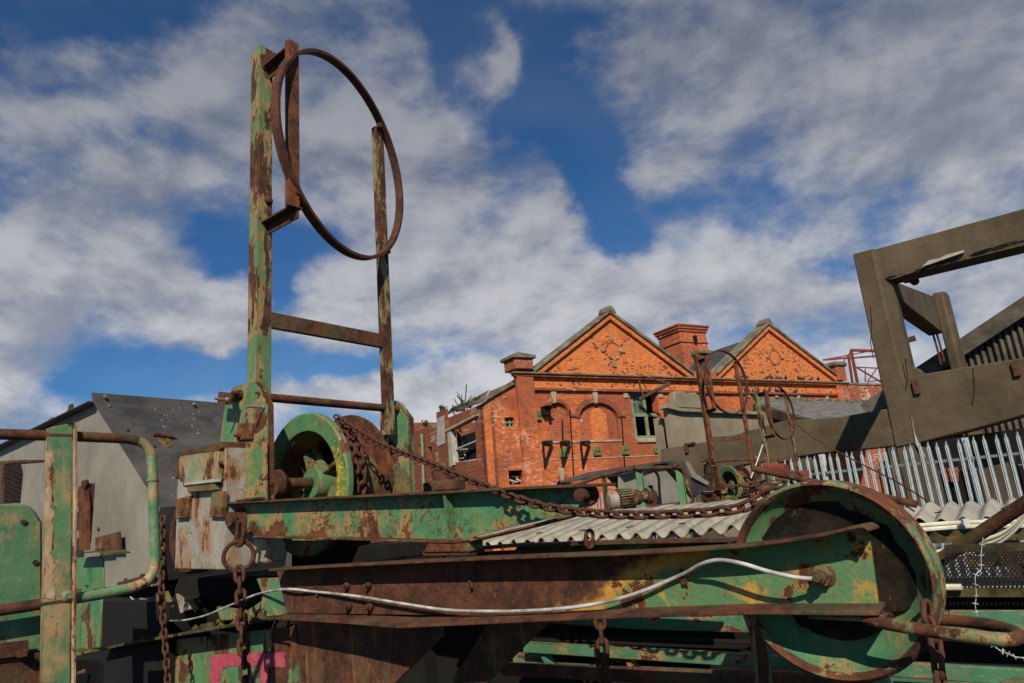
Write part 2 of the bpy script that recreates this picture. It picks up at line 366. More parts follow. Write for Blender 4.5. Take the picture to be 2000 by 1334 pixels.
MT['stone'] = plain('buff_stone', (.26, .21, .14), (.42, .35, .24), 2, .9, .02, 10)
MT['coping'] = plain('lichened_coping', (.09, .075, .05), (.24, .20, .13), 1.7, .95, .03, 8)
MT['tie'] = plain('green_tie_plate', (.09, .12, .035), (.16, .19, .065), 3, .8, .01, 14)
MT['winframe'] = plain('green_window_paint', (.14, .18, .085), (.22, .26, .14), 3, .8, .004, 20)
MT['redox'] = plain('red_oxide_steel', (.13, .026, .018), (.23, .050, .034), 2, .8, .004, 12)
MT['cable'] = plain('dirty_white_cable', (.20, .175, .14), (.56, .54, .50), 12, .5, .0005, 80)
MT['cream'] = plain('cream_conduit', (.50, .46, .34), (.68, .64, .50), 7, .6, .001, 50)
MT['wire'] = plain('bright_wire', (.55, .55, .55), (.7, .7, .7), 9, .4, .001, 60, .3)
MT['pink'] = plain('pink_spray', (.34, .030, .065), (.50, .07, .12), 14, .7, .001, 70, spots=(.10, .20, .10), sp=.60)
MT['bolt'] = plain('zinc_bolt', (.16, .15, .13), (.36, .34, .30), 20, .45, .001, 90, .5)
MT['pigeon'] = plain('pigeon_grey', (.035, .035, .04), (.10, .10, .11), 12, .8, .002, 50)
MT['weed'] = plain('dry_weed', (.07, .085, .025), (.15, .14, .05), 5, .9, .004, 30)
MT['ground'] = plain('quay_asphalt', (.035, .033, .03), (.07, .065, .058), .8, .9, .01, 12)
MT['brick'] = brick('orange_brick', patch=.9, white=.0, brown=.0)
MT['brick_wall'] = brick('facade_brick', (.66, .165, .045), (.42, .095, .033), patch=.5, white=.32, brown=.6)
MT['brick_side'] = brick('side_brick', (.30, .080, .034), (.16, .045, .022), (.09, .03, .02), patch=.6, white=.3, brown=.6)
MT['brick_red'] = brick('red_brick', (.46, .115, .045), (.28, .066, .032), patch=.6, white=.7, brown=.4)
MT['brick_plain'] = brick('plain_orange_brick', patch=.2, white=0, brown=.1)
MT['cabinet'] = painted('cabinet_paint', .10, 5.0, 77.0, p1=(.060, .175, .088), p2=(.10, .20, .09), prim=(.45, .33, .19), ew=.20, ochre=.8, streak=1.0, speck=.6)
MT['brick_tower'] = brick('tower_brick', (.60, .15, .05), (.36, .09, .04), patch=.7, white=.8, brown=.5)
def moss():
    m, k = mat('oily_moss')
    c = k.mix(k.ss(k.noise(k.o, 6, 8, .7), .42, .62), (.006, .0045, .003), (.034, .024, .012)); c = k.mix(k.ss(k.noise(k.o, 14, 6, .7), .60, .68), c, (.20, .18, .02))
    k.set(k.p.inputs['Base Color'], c); k.p.inputs['Roughness'].default_value = .95; bump(k, k.noise(k.o, 26, 8, .8), .02, 1); return m
MT['wheel_rim'] = painted('wheel_rim_paint', .62, 9.0, 47.0, ochre=.7, p1=(.055, .16, .08), speck=.55, bright=.2)
MT['moss'] = moss()
def asb():
    m, k = mat('asbestos_sheet')
    al = k.vmath('DOT_PRODUCT', k.o, tuple(A)); be = k.vmath('DOT_PRODUCT', k.o, tuple(B))
    c = k.mix(k.ss(k.noise(k.o, 2.5, 8, .65), .32, .7), (.24, .215, .165), (.40, .365, .29))
    tr = k.math('SINE', k.math('MULTIPLY', al, 2*pi/.146)); rib_shade = k.math('MULTIPLY', k.ss(k.math('ADD', tr, k.math('MULTIPLY', k.noise(k.o, 9, 6, .7), .9)), .35, -.75), .62)  # rib shading painted into the colour along the corrugation troughs
    c = k.mix(rib_shade, c, (.060, .055, .045))
    c = k.mix(k.math('MULTIPLY', k.ss(k.noise(k.map(k.o, scale=(2.2, 1, 1)), 17, 7, .75), .56, .64), .6), c, (.07, .065, .05))
    k.set(k.p.inputs['Base Color'], c); k.p.inputs['Roughness'].default_value = .95; bump(k, k.noise(k.o, 40, 8, .75), .004, .8); return m
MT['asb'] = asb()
def mossy_steel():
    m, k = mat('mossy_steel')
    c = k.mix(k.ss(k.noise(k.o, 8, 8, .7), .4, .6), (.035, .028, .015), (.10, .085, .03)); c = k.mix(k.ss(k.noise(k.o, 5, 6, .7), .58, .64), c, (.24, .20, .035))
    c = k.mix(k.ss(k.noise(k.map(k.o, (4, 4, 4)), 7, 6, .7), .58, .63), c, (.26, .085, .03))
    k.set(k.p.inputs['Base Color'], c); k.p.inputs['Roughness'].default_value = .95; bump(k, k.noise(k.o, 30, 8, .8), .015, 1); return m
MT['mossy'] = mossy_steel()
def lbeam():  # long beam: bare rust to the left, paint under ochre runs to the right
    m, k = mat('lower_beam_paint')
    sp = k.n('ShaderNodeSeparateXYZ'); k.set(sp.inputs[0], k.o)
    al = k.vmath('DOT_PRODUCT', k.o, tuple(A))       # metres along the beam from its middle
    zc = sp.outputs[2]
    v = k.o; n = k.noise(v, 4.0, 10, .65, .3)
    f = k.math('ADD', k.math('MULTIPLY', k.math('SUBTRACT', al, .22), 1.5), k.math('MULTIPLY', k.math('SUBTRACT', zc, 1.455), -4.0)); f = k.math('ADD', f, k.math('MULTIPLY', k.math('SUBTRACT', n, .5), 1.6))
    f = k.math('SUBTRACT', f, k.math('MULTIPLY', k.ss(k.noise(v, 7, 8, .7), .54, .62), 1.1))
    paint = k.mix(k.noise(v, 3, 5, .6), (.06, .175, .078), (.12, .215, .08))
    och = k.mix(k.noise(k.map(v, scale=(1, 1, .2)), 30, 5, .7), (.36, .13, .02), (.60, .36, .06))
    pt = k.ss(f, .22, .34); ed = k.ss(f, -.12, .16)
    c = k.mix(ed, rustcol(k, v, .05), och); c = k.mix(pt, c, paint)
    c = k.mix(k.math('MULTIPLY', k.ss(k.noise(v, 40, 6, .7), .60, .64), pt), c, (.20, .08, .03))
    c = k.mix(k.math('MULTIPLY', pt, k.ss(k.noise(k.map(v, (3, 1, 2)), 6, 8, .7), .50, .62)), c, och)
    k.set(k.p.inputs['Base Color'], c); k.set(k.p.inputs['Roughness'], k.math('MULTIPLY_ADD', pt, -.35, .85))
    bump(k, k.math('ADD', k.noise(v, 60, 8, .8), k.math('MULTIPLY', pt, .4)), .006, .8); return m
MT['lbeam'] = lbeam()
# ------------------------------------------------------------------ helper shapes
def slab(mb, poly, beta, th):          # outline in the plane beta, thickness away from the camera
    return mb.prism([PB(x, y, beta) for x, y in poly], B*th)
def slabA(mb, poly, al, th):           # outline in the plane alpha
    return mb.prism([PA(x, y, al) for x, y in poly], A*th)
def strip(mb, pts, vec, t):            # bent plate: a line of points swept by vec, thickness vector t
    n = len(pts); vs = []
    for p in pts: vs += [p, p+vec, p+vec+t, p+t]
    fs = [[0, 1, 2, 3], [4*n-1, 4*n-2, 4*n-3, 4*n-4]]
    for i in range(n-1):
        for k in range(4): fs.append([4*i+k, 4*i+(k+1) % 4, 4*i+4+(k+1) % 4, 4*i+4+k])
    return mb.add(vs, fs)
def smooth_path(pts, n=8):
    pts = [V(p) for p in pts]; out = []
    P = [pts[0]*2-pts[1]]+pts+[pts[-1]*2-pts[-2]]
    for i in range(1, len(P)-2):
        p0, p1, p2, p3 = P[i-1], P[i], P[i+1], P[i+2]
        for j in range(n):
            t = j/n; out.append(.5*((2*p1)+(p2-p0)*t+(2*p0-5*p1+4*p2-p3)*t*t+(3*p1-p0-3*p2+p3)*t**3))
    out.append(pts[-1]); return out
_links = {}
def link_mesh(pitch, wr, wid, m):
    key = (pitch, wr, wid)
    if key in _links: return _links[key]
    L = pitch/2+wr; hw = wid/2-wr; st = max(L-hw, .001); pts = []
    for k in range(7): t = -pi/2+pi*k/6; pts.append(V((st+hw*cos(t), hw*sin(t), 0)))
    for k in range(7): t = pi/2+pi*k/6; pts.append(V((-st+hw*cos(t), hw*sin(t), 0)))
    mb = MB(); mb.tube(pts, wr, 8, closed=True)
    me = bpy.data.meshes.new('link'); me.from_pydata(mb.v, [], mb.f); me.polygons.foreach_set('use_smooth', mb.sm); me.materials.append(m)
    bm = bmesh.new(); bm.from_mesh(me); bmesh.ops.recalc_face_normals(bm, faces=bm.faces[:]); bm.to_mesh(me); bm.free()
    _links[key] = me; return me
def chain(parent, path, pitch, wr, wid, m, side=B, twist=0.6, phase=0):
    me = link_mesh(pitch, wr, wid, m); org = ROOT[parent.name]; path = [V(p) for p in path]
    acc = [0]
    for i in range(1, len(path)): acc.append(acc[-1]+(path[i]-path[i-1]).length)
    def at(s):
        for i in range(1, len(path)):
            if acc[i] >= s: t = (s-acc[i-1])/max(acc[i]-acc[i-1], 1e-9); return path[i-1].lerp(path[i], t)
        return path[-1]
    N = int(acc[-1]/pitch); 
    for i in range(N):
        c = at((i+.5)*pitch); x = (at((i+1)*pitch)-at(i*pitch)).normalized()
        z = side.cross(x).normalized() if abs(x.dot(side)) < .95 else x.cross(A).normalized()
        y = z.cross(x); ang = (pi/2 if (i+phase) % 2 else 0)+twist+random.uniform(-.12, .12)
        y2 = y*cos(ang)+z*sin(ang); z2 = x.cross(y2)
        o = bpy.data.objects.new('link', me); COL.objects.link(o); o.parent = parent
        p = c-org; o.matrix_local = Matrix(((x.x, y2.x, z2.x, p.x), (x.y, y2.y, z2.y, p.y), (x.z, y2.z, z2.z, p.z), (0, 0, 0, 1)))
    return N
def nut(c, ax, r, h, parent, m, name='nut', stud=True):
    mb = MB(); mb.hexa(c, ax, r, h)
    if stud: mb.tube([c, c+V(ax).normalized()*(h*1.7)], r*.5, 8)
    return build(mb, name, m, parent, bevel=r*.12)
exec_order = []
#@@SETTING
#@@MACHINE
# ================================================================== SETTING
MT['stained_stone'] = plain('stained_stone', (.24, .13, .07), (.36, .24, .13), 2, .9, .02, 10)
mb = MB(); g = 400; n = 8
mb.add([(-g, -g, 0), (g, -g, 0), (g, g, 0), (-g, g, 0)], [[0, 1, 2, 3]])
build(mb, 'ground', MT['ground'], kind='structure')

AZF = radians(60.2); U = V((sin(AZF), cos(AZF), 0)); NF = V((-cos(AZF), sin(AZF), 0))
P0 = PD(1013, 740, 33)
def FP(px, py, off=0): return PN(px, py, P0+NF*off, NF)
def dropz(p, z=0.0): return V((p.x, p.y, z))
def wall(mb, outer, holes, vec):       # flat wall with real openings
    loops = [[V(p) for p in outer]]+[[V(p) for p in h] for h in holes]
    flat = [p for l in loops for p in l]; n = len(flat); vec = V(vec)
    nn = vec.normalized(); ax = nn.cross(Z).normalized() if abs(nn.z) < .9 else V((1, 0, 0))
    l2 = [[V((p.dot(ax), p.z, 0)) for p in l] for l in loops]
    tris = tessellate_polygon(l2)
    fs = [list(t) for t in tris]+[[i+n for i in t][::-1] for t in tris]
    o = 0
    for l in loops:
        m = len(l)
        for i in range(m): fs.append([o+i, o+(i+1) % m, n+o+(i+1) % m, n+o+i])
        o += m
    return mb.add(flat+[p+vec for p in flat], fs)
def rect(x0, y0, x1, y1, off=0, f=None):
    f = f or FP
    a = f(x0, y0, off); b2 = f(x1, y0, off); zt = a.z; zb = f(x0, y1, off).z
    return [a, V((b2.x, b2.y, zt)), V((b2.x, b2.y, zb)), V((a.x, a.y, zb))]
def arch(x0, x1, ytop, yspr, ybot, off=0, n=10):
    a = FP(x0, yspr, off); b2 = FP(x1, yspr, off); c = (a+b2)/2; r = (b2-a).dot(U)/2; zs = a.z; rise = max(FP((x0+x1)/2, ytop, off).z-zs, .2); zb = FP(x0, ybot, off).z
    pts = [V((c.x, c.y, 0))+U*(-r*cos(pi*i/n))+Z*(zs+rise*sin(pi*i/n)) for i in range(n+1)]
    return pts+[dropz(pts[-1], zb), dropz(pts[0], zb)]
def band(mb, x0, y0, x1, h, proud, y1=None):   # a level string course
    a = FP(x0, y0, -proud); b2 = FP(x1, y0, -proud); z1 = a.z if y1 is None else FP(x1, y1, -proud).z
    b2 = V((b2.x, b2.y, a.z))
    return mb.prism([a, b2, b2-Z*h, a-Z*h], NF*(proud+.05))
BD = empty('brick_works_building', dropz(P0), 'derelict orange brick works building with twin gables, arched blind windows and a ruined lean-to wing', 'building')
zc = FP(1013, 727).z
def onz(p, z): return V((p.x, p.y, z))
A1 = FP(1187, 614); A2 = FP(1496, 636); g1l = FP(1043, 727); g1r = FP(1350, 735); g2l = FP(1398, 731); g2r = FP(1634, 741); cl = FP(1013, 735); cr = FP(1645, 742)
zc = (g1l.z+g1r.z+g2r.z)/3
outer = [dropz(cl), onz(cl, zc), onz(g1l, zc), A1, onz(g1r, zc+.15), onz(g2l, zc+.15), V((A2.x, A2.y, A2.z)), onz(g2r, zc), onz(cr, zc), dropz(cr)]
zs1 = FP(1048, 757).z
low = [dropz(cl), onz(cl, zs1), onz(cr, zs1), dropz(cr)]; up = [onz(cl, zs1)]+outer[1:-1]+[onz(cr, zs1)]
holes = [rect(1229, 764, 1282, 858), rect(1469, 769, 1508, 806), arch(1070, 1109, 786, 806, 862), arch(1131, 1206, 786, 816, 862), arch(1086, 1116, 936, 948, 985)]
mb = MB(); wall(mb, low, holes, NF*.5); build(mb, 'facade_wall', MT['brick_wall'], BD)
mb = MB(); wall(mb, up, [], NF*.5); build(mb, 'gable_wall', MT['brick'], BD)
mb = MB(); mb.prism(rect(1066, 780, 1113, 866, .16), NF*.1); mb.prism(rect(1127, 780, 1211, 866, .16), NF*.1); build(mb, 'blind_panel', MT['brick_red'], BD)
mb = MB(); mb.prism(arch(1153, 1184, 797, 812, 860, .10), NF*.07); build(mb, 'blind_infill', MT['brick'], BD)
for (x0, x1, yt, ys, h) in ((1070, 1109, 786, 806, .16), (1131, 1206, 786, 816, .28), (1086, 1116, 936, 948, .2)):
    a = arch(x0, x1, yt, ys, ys+10)[:11]; b2 = [p+((p-(a[0]+a[-1])/2).normalized())*h for p in a]
    mb = MB(); mb.prism([p-NF*.05 for p in a]+[p-NF*.05 for p in b2[::-1]], NF*.06); build(mb, 'brick_arch', MT['brick_side'], BD)
def keystone(x, y, s=.32, h=.62, off=-.1):
    c = FP(x, y, off); mb = MB(); mb.prism([c-U*s/2+Z*h/2, c+U*s/2+Z*h/2, c+U*s*.3-Z*h/2, c-U*s*.3-Z*h/2], NF*.1); build(mb, 'keystone', MT['stone'], BD, bevel=.02)
for x, y in ((1083, 775), (1164, 776), (1098, 927), (1561, 776), (1617, 778)): keystone(x, y)
for (x, y, r) in ((1197, 685, .42), (1513, 698, .42)):
    c = FP(x, y, -.02)
    mb = MB(); mb.lathe(c, NF, [(r+.08, .02), (r+.08, -.04), (r, -.04), (r, .02)], 32, closed=True); build(mb, 'roundel_ring', MT['brick_red'], BD)
    mb = MB(); mb.lathe(c, NF, [(0, -.005), (r, -.005), (r, .02)], 32, smooth=False); build(mb, 'roundel', MT['brick_plain'], BD)
    for dx, dz2, w2, h2 in ((0, .70, .22, .38), (0, -.72, .22, .38), (-.66, 0, .26, .2), (.66, 0, .26, .2)):
        q = c+U*dx+Z*dz2-NF*.03; mb = MB(); mb.cbox(q, U*w2, Z*h2, NF*.08); build(mb, 'keystone', MT['stained_stone'], BD, bevel=.03)
mb = MB(); band(mb, 1003, 725, 1655, .07, .34); build(mb, 'cornice_capping', MT['coping'], BD)
mb = MB(); band(mb, 1004, 726.7, 1654, .16, .24); band(mb, 1006, 731, 1652, .12, .13); build(mb, 'cornice', MT['brick_wall'], BD)
mb = MB(); band(mb, 1043, 757, 1650, .12, .16); build(mb, 'string_course', MT['brick_side'], BD)
mb = MB(); band(mb, 1047, 898, 1400, .05, .03); build(mb, 'pale_string', MT['stone'], BD)
mb = MB(); band(mb, 1065, 862, 1215, .09, .05); build(mb, 'sill_course', MT['stone'], BD)
mb = MB(); band(mb, 1112, 809, 1130, .12, .08); band(mb, 1207, 809, 1222, .12, .08); build(mb, 'impost', MT['brick_side'], BD)
for a, ap, b2 in ((g1l, A1, g1r), (g2l, A2, g2r)):
    for p, q in ((a, ap), (ap, b2)):
        p = p-NF*.3; q = q-NF*.3; dd = (q-p).normalized(); nrm = V((0, 0, 1))
        e = dd*.35
        mb = MB(); mb.prism([p-e*.5+Z*.0, q+Z*.0, q+Z*.22, p-e*.5+Z*.22], NF*.95); build(mb, 'coping', MT['coping'], BD, bevel=.05)
        mb = MB(); p2 = p+NF*.12; q2 = q+NF*.12; mb.prism([p2-Z*.05, q2-Z*.05, q2-Z*.30, p2-Z*.30], NF*.25); build(mb, 'moulding', MT['brick_plain'], BD)
    t = ap-NF*.3+Z*.25
    mb = MB(); mb.prism([t-U*.40-Z*.25, t+U*.40-Z*.25, t+U*.30+Z*.02, t+U*.12+Z*.18, t-U*.12+Z*.18, t-U*.30+Z*.02], NF*.7); build(mb, 'apex_stone', MT['coping'], BD, bevel=.06)
# pilasters and pier
def pil(x0, x1, ytop, proud, m, name='pilaster', z0=0):
    a = FP(x0, ytop, -proud); b2 = FP(x1, ytop, -proud); b2 = onz(b2, a.z)
    mb = MB(); mb.prism([a, b2, onz(b2, z0), onz(a, z0)], NF*(proud+.02)); build(mb, name, m, BD, bevel=.02)
pil(1010, 1042, 735, .26, MT['brick_wall']); pil(1633, 1652, 745, .2, MT['brick_wall'])
a = FP(1006, 727, -.35); b2 = FP(1043, 727, -.35); zt = FP(1008, 699, -.35).z; w_ = (b2-a).dot(U)
mb = MB(); mb.box(onz(a, zc), U*w_, NF*w_, Z*(zt-zc)); build(mb, 'pier', MT['brick_wall'], BD, bevel=.03)
mb = MB(); a2 = onz(a, zt)-U*.13-NF*.13; W2 = w_+.26; mb.box(a2, U*W2, NF*W2, Z*.15); ap = a2+U*W2/2+NF*W2/2+Z*.45
q = [a2+Z*.15, a2+U*W2+Z*.15, a2+U*W2+NF*W2+Z*.15, a2+NF*W2+Z*.15]; mb.add(q+[ap], [[0, 1, 4], [1, 2, 4], [2, 3, 4], [3, 0, 4]]); build(mb, 'pier_cap', MT['coping'], BD, bevel=.03)
a = FP(1637, 742, -.3); zt = FP(1637, 715, -.3).z; mb = MB(); mb.box(onz(a, zc), U*.95, NF*.95, Z*(zt-zc)); build(mb, 'pier', MT['brick_wall'], BD); mb = MB(); mb.box(onz(a, zt)-U*.15-NF*.15, U*1.25, NF*1.25, Z*.3); build(mb, 'pier_cap', MT['coping'], BD, bevel=.08)
# windows
def window(x0, y0, x1, y1, cols, rows, fr=.13, glass=()):
    r = rect(x0, y0, x1, y1, .22); wd = (r[1]-r[0]).length; ht = r[0].z-r[3].z; o = r[3]
    mb = MB()
    for i in range(cols+1): mb.box(o+U*(i*(wd-fr)/cols), U*fr, NF*.1, Z*ht)
    for j in range(rows+1): mb.box(o+Z*(j*(ht-fr)/rows)-NF*.015, U*wd, NF*.1, Z*fr)
    f = build(mb, 'window', MT['winframe'], BD)
    if glass:
        for (c0, r0) in glass:
            mb = MB(); p = o+U*(c0*wd/cols+fr/2)+Z*(r0*ht/rows)+NF*.06; mb.box(p, U*(wd/cols), NF*.01, Z*(ht/rows)); build(mb, 'pane', MT['glass'], f)
            mb = MB()
            for i in (1, 2): mb.box(p+U*(wd/cols*i/3)-NF*.03, U*.035, NF*.03, Z*(ht/rows))
            mb.box(p+Z*(ht/rows*.5)-NF*.03, U*(wd/cols), NF*.03, Z*.035); build(mb, 'glazing_bar', MT['winframe'], f)
    mb = MB(); mb.box(r[3]-Z*.22-U*.1-NF*.32, U*(wd+.2), NF*.5, Z*.22); build(mb, 'sill', MT['stone'], BD, bevel=.02)
MT['glass'] = plain('dusty_glass', (.05, .055, .055), (.12, .13, .12), 2, .25, .001, 20)
window(1229, 764, 1282, 858, 2, 2, .17, ((0, 1),)); window(1469, 769, 1508, 806, 1, 2)
for x in (1222, 1290, 1462, 1516): 
    c = FP(x, 771, -.03); mb = MB(); mb.cbox(c, U*.3, Z*.35, NF*.08); build(mb, 'quoin', MT['stone'], BD, bevel=.02)
for i, (x, y) in enumerate(((1049, 812), (1044, 885), (1101, 884), (1166, 881), (1222, 879), (1285, 877))):
    c = FP(x, y, -.1); mb = MB(); s = .46; mb.cbox(c, U*s, Z*s, NF*.08)
    t = build(mb, 'tie_plate', MT['tie'], BD, bevel=.03)
    for dx in (-.09, .09): mb = MB(); mb.hexa(c+U*dx-NF*.08, NF, .05, .06); build(mb, 'tie_bolt', MT['rust'], t)
for x in (1064, 1099, 1138):           # triangular wall brackets
    a = FP(x-4, 863, -.1); c = FP(x+16, 862, -.5); e = FP(x+2, 908, -.1)
    q = a-NF*.12+U*.45; q.z = a.z; mb = MB(); mb.bar(a, q, .09, .09); mb.bar(q, onz(a, e.z), .09, .09); mb.bar(a, onz(a, e.z-.1), .09, .09)
    build(mb, 'wall_bracket', MT['dark'], BD)
mb = MB(); c = FP(1066, 803, -.15); mb.cbox(c, U*.38, Z*.42, NF*.3); mb.cbox(c+Z*.2-NF*.1, U*.4, Z*.05, NF*.5); build(mb, 'flood_lamp', MT['dark'], BD)
for x0,y0,x1,y1 in ((1099,862,1098,820),(1121,935,1113,800),(1221,925,1214,812)): mb = MB(); mb.tube([FP(x0, y0, -.08), FP(x1, y1, -.08)], .035); build(mb, 'conduit', MT['dark'], BD)
# hoist jib over the tall window
a = FP(1250, 779, -.1); e = FP(1308, 749, -2.2)
mb = MB(); mb.bar(a, e, .12, .16); mb.bar(FP(1250, 732, -.1), e, .05, .05); mb.tube([FP(1247, 733, -.1), FP(1252, 760, -.3), FP(1258, 779, -.4)], .03); build(mb, 'hoist_jib', MT['timber'], BD)
# roofs, rear
SL = plain('dark_slate', (.03, .032, .035), (.07, .07, .075), 2, .8, .02, 8)
for a, ap, ln in ((g1r, A1, 3.0), (g2l, A2, 12.0), (g2r, A2, 9.0)):
    mb = MB(); mb.prism([a-Z*.6, ap-Z*.6, ap-Z*.45, a-Z*.45], NF*ln)
    for o_ in mb.v: o_ += NF*.6
    build(mb, 'roof', SL, BD)
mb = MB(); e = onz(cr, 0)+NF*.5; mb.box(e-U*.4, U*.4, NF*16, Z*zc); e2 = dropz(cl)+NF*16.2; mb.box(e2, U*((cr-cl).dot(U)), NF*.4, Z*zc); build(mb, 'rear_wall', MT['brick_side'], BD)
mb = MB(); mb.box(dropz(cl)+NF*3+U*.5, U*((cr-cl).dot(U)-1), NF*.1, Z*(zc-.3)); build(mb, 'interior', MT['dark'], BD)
for i in range(8):
    x = 1235+random.random()*42; y = 800+random.random()*50; c = FP(x, y, 1.2+random.random()); mb = MB(); mb.bar(c, c+U*random.uniform(-.7, .7)+Z*random.uniform(-.4, .4), .08, .05); build(mb, 'broken_timber', MT['timber'], BD)
# ---- lean-to wing
WC = FP(946, 787, .35)
def WP(px, py, o=0): return FP(px, py, .35+o)
def SP(px, py, o=0): return PN(px, py, WC+U*o, U)
r_ = FP(1014, 742, .35)
mb = MB(); wall(mb, [dropz(WC), WC, onz(r_, FP(1006, 744, .35).z), dropz(r_)], [rect(985, 815, 1004, 835, .35), rect(993, 919, 1024, 947, .35)], NF*.5); build(mb, 'wing_front_wall', MT['brick_wall'], BD)
mb = MB(); a = FP(944, 792, .31); b2 = FP(957, 790, .31); mb.prism([onz(a, WC.z-.2), onz(b2, WC.z), dropz(b2), dropz(a)], NF*.1); build(mb, 'wing_quoin', MT['brick_plain'], BD)
mb = MB(); s0 = WC-NF*.15-U*.15; s1 = onz(r_, FP(1006, 744, .35).z)-NF*.15; mb.prism([s0, s1, s1+Z*.18, s0+Z*.18], NF*.75); build(mb, 'wing_coping', MT['coping'], BD)
far = SP(812, 842); Lw = (far-WC).dot(NF); sz = WC.z
def sw(px, py, o=0): return SP(px, py, o)
op = [sw(871, 842), sw(927, 813), sw(931, 898), sw(884, 904)]
f_ = dropz(WC)+NF*(Lw+14)
wn_ = []
for (x0, x1, y0, y1) in ((818, 824, 868, 905), (836, 843, 872, 908)):
    wn_.append([sw(x0, y0), sw(x1, y0), sw(x1, y1), sw(x0, y1)])
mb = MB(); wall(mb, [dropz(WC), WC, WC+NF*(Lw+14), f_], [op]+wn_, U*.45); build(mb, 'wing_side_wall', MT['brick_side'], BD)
mb = MB(); a = sw(852, 806, -.12); b2 = sw(870, 798, -.12); mb.prism([a, b2, dropz(b2), dropz(a)], U*.14); build(mb, 'side_pier', MT['brick_side'], BD)
mb = MB(); mb.prism([sw(853, 818, -.15), sw(867, 811, -.15), sw(868, 866, -.15), sw(854, 872, -.15)], U*.05); build(mb, 'whitewashed_panel', MT['concrete_white'], BD)
mb = MB(); mb.prism([sw(867, 840, -.15), sw(930, 808, -.15), sw(930, 812, -.15), sw(868, 845, -.15)], U*.3); build(mb, 'lintel', MT['stone'], BD)
mb = MB(); mb.prism([sw(874, 845, -.1), sw(880, 842, -.1), sw(886, 908, -.1), sw(878, 912, -.1)], U*.3); build(mb, 'opening_post', MT['concrete_white'], BD)
mb = MB(); mb.tube([sw(824, 848, -.15), sw(828, 958, -.15)], .09); build(mb, 'downpipe', MT['winframe'], BD)
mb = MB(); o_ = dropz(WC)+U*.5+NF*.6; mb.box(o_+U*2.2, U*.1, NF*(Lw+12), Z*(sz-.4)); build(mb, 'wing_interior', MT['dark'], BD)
random.seed(3)
for i in range(16):
    x = 882+random.random()*44; y = 835+random.random()*60; c = sw(x, y, .3+random.random()*.7); l = random.uniform(.6, 1.7); a_ = random.choice((1.0, 1.2, .8, -.5, .1)); mb = MB(); mb.bar(c, c+NF*l*cos(a_)+Z*l*sin(a_), .07, .06); build(mb, 'fallen_lath', random.choice((MT['timber'], MT['timber'], MT['concrete_white'])), BD)
mb = MB(); mb.bar(sw(884, 880, .1), sw(930, 861, .1), .05, .05); mb.bar(sw(886, 905, .1), sw(930, 897, .1), .05, .05); build(mb, 'opening_rail', MT['galv'], BD)
mb = MB(); mb.prism([WC+Z*.1+NF*.5, onz(r_, FP(1006, 744, .35).z)+NF*.5, onz(r_, FP(1006, 744, .35).z)+NF*.5+Z*.12, WC+Z*.22+NF*.5], NF*2.8)
mb.bar(WC+NF*3.2+Z*.3, WC+NF*3.0+U*1.9+Z*1.2, .12, .12); mb.bar(WC+NF*5+Z*.2, WC+NF*5+U*1.2+Z*.9, .12, .12); mb.bar(WC+NF*3+U*1.2+Z*.85, WC+NF*8+U*1.0+Z*.55, .1, .1); build(mb, 'wing_roof', MT['timber'], BD)
for i in range(9):
    c = WC+NF*random.uniform(.5, 6.5)+U*random.uniform(0, .6)+Z*random.uniform(.1, .5); mb = MB(); mb.bar(c, c+U*random.uniform(.2, 1.6)+Z*random.uniform(-.1, .7)+NF*random.uniform(-.8, .8), .10, .05); build(mb, 'roof_batten', random.choice((MT['timber'], MT['concrete_white'])), BD)
w2 = rect(985, 815, 1004, 835, .5); mb = MB(); o_ = w2[3]; wd = (w2[1]-w2[0]).length; ht = w2[0].z-w2[3].z
for i in range(3): mb.box(o_+U*(i*(wd-.07)/2), U*.07, NF*.07, Z*ht)
for i in range(3): mb.box(o_+Z*(i*(ht-.07)/2)-NF*.01, U*wd, NF*.07, Z*.07)
build(mb, 'window', MT['winframe'], BD)
for i in range(7):
    c = FP(997+random.random()*24, 925+random.random()*18, .7+random.random()*.3); mb = MB(); mb.bar(c, c+U*random.uniform(-.5, .5)+Z*random.uniform(-.2, .2), .12, .08); build(mb, 'rubble', MT['concrete_white'], BD)
# tower behind the valley
C0 = FP(1337, 720, 5.5); C1 = FP(1389, 720, 5.5); wt = (C1-C0).dot(U); Cb = PN(1291, 700, C0, U); dt = (Cb-C0).dot(NF); ztop = FP(1337, 632, 5.5).z
mb = MB(); mb.box(onz(C0, 2), U*wt, NF*dt, Z*(ztop-2.3)); build(mb, 'tower', MT['brick_tower'], BD)
for zz_, ov, hh in ((ztop-.22, .24, .14), (ztop-.40, .17, .18), (ztop-.58, .09, .18), (ztop-1.35, .08, .12)):
    mb = MB(); mb.box(onz(C0, zz_)-U*ov-NF*ov, U*(wt+2*ov), NF*(dt+2*ov), Z*hh); build(mb, 'tower_cornice', MT['brick_red'], BD, bevel=.03)
for fr_ in (.0, .82):
    mb = MB(); mb.box(onz(C0, 3)-NF*.07+U*(wt*fr_), U*(wt*.18), NF*.07, Z*(ztop-4.6)); build(mb, 'tower_pilaster', MT['brick_tower'], BD)
mb = MB(); a = FP(1356, 655, 5.3); e = FP(1363, 668, 5.3); mb.box(onz(a, e.z), U*(e-a).dot(U), NF*.15, Z*(a.z-e.z)); build(mb, 'tower_window', MT['dark'], BD)
mb = MB(); a = FP(1366, 690, 4.9); mb.box(onz(a, zc), U*.7, NF*.5, Z*(a.z-zc)); mb.box(onz(a, a.z)-U*.2-NF*.2, U*1.2, NF*.9, Z*.2); build(mb, 'flue', MT['coping'], BD)
mb = MB(); mb.box(onz(FP(1350, 735), zc-.1)-NF*.15, U*((g2l-g1r).dot(U)), NF*.7, Z*.35); build(mb, 'valley_parapet', MT['brick_wall'], BD)
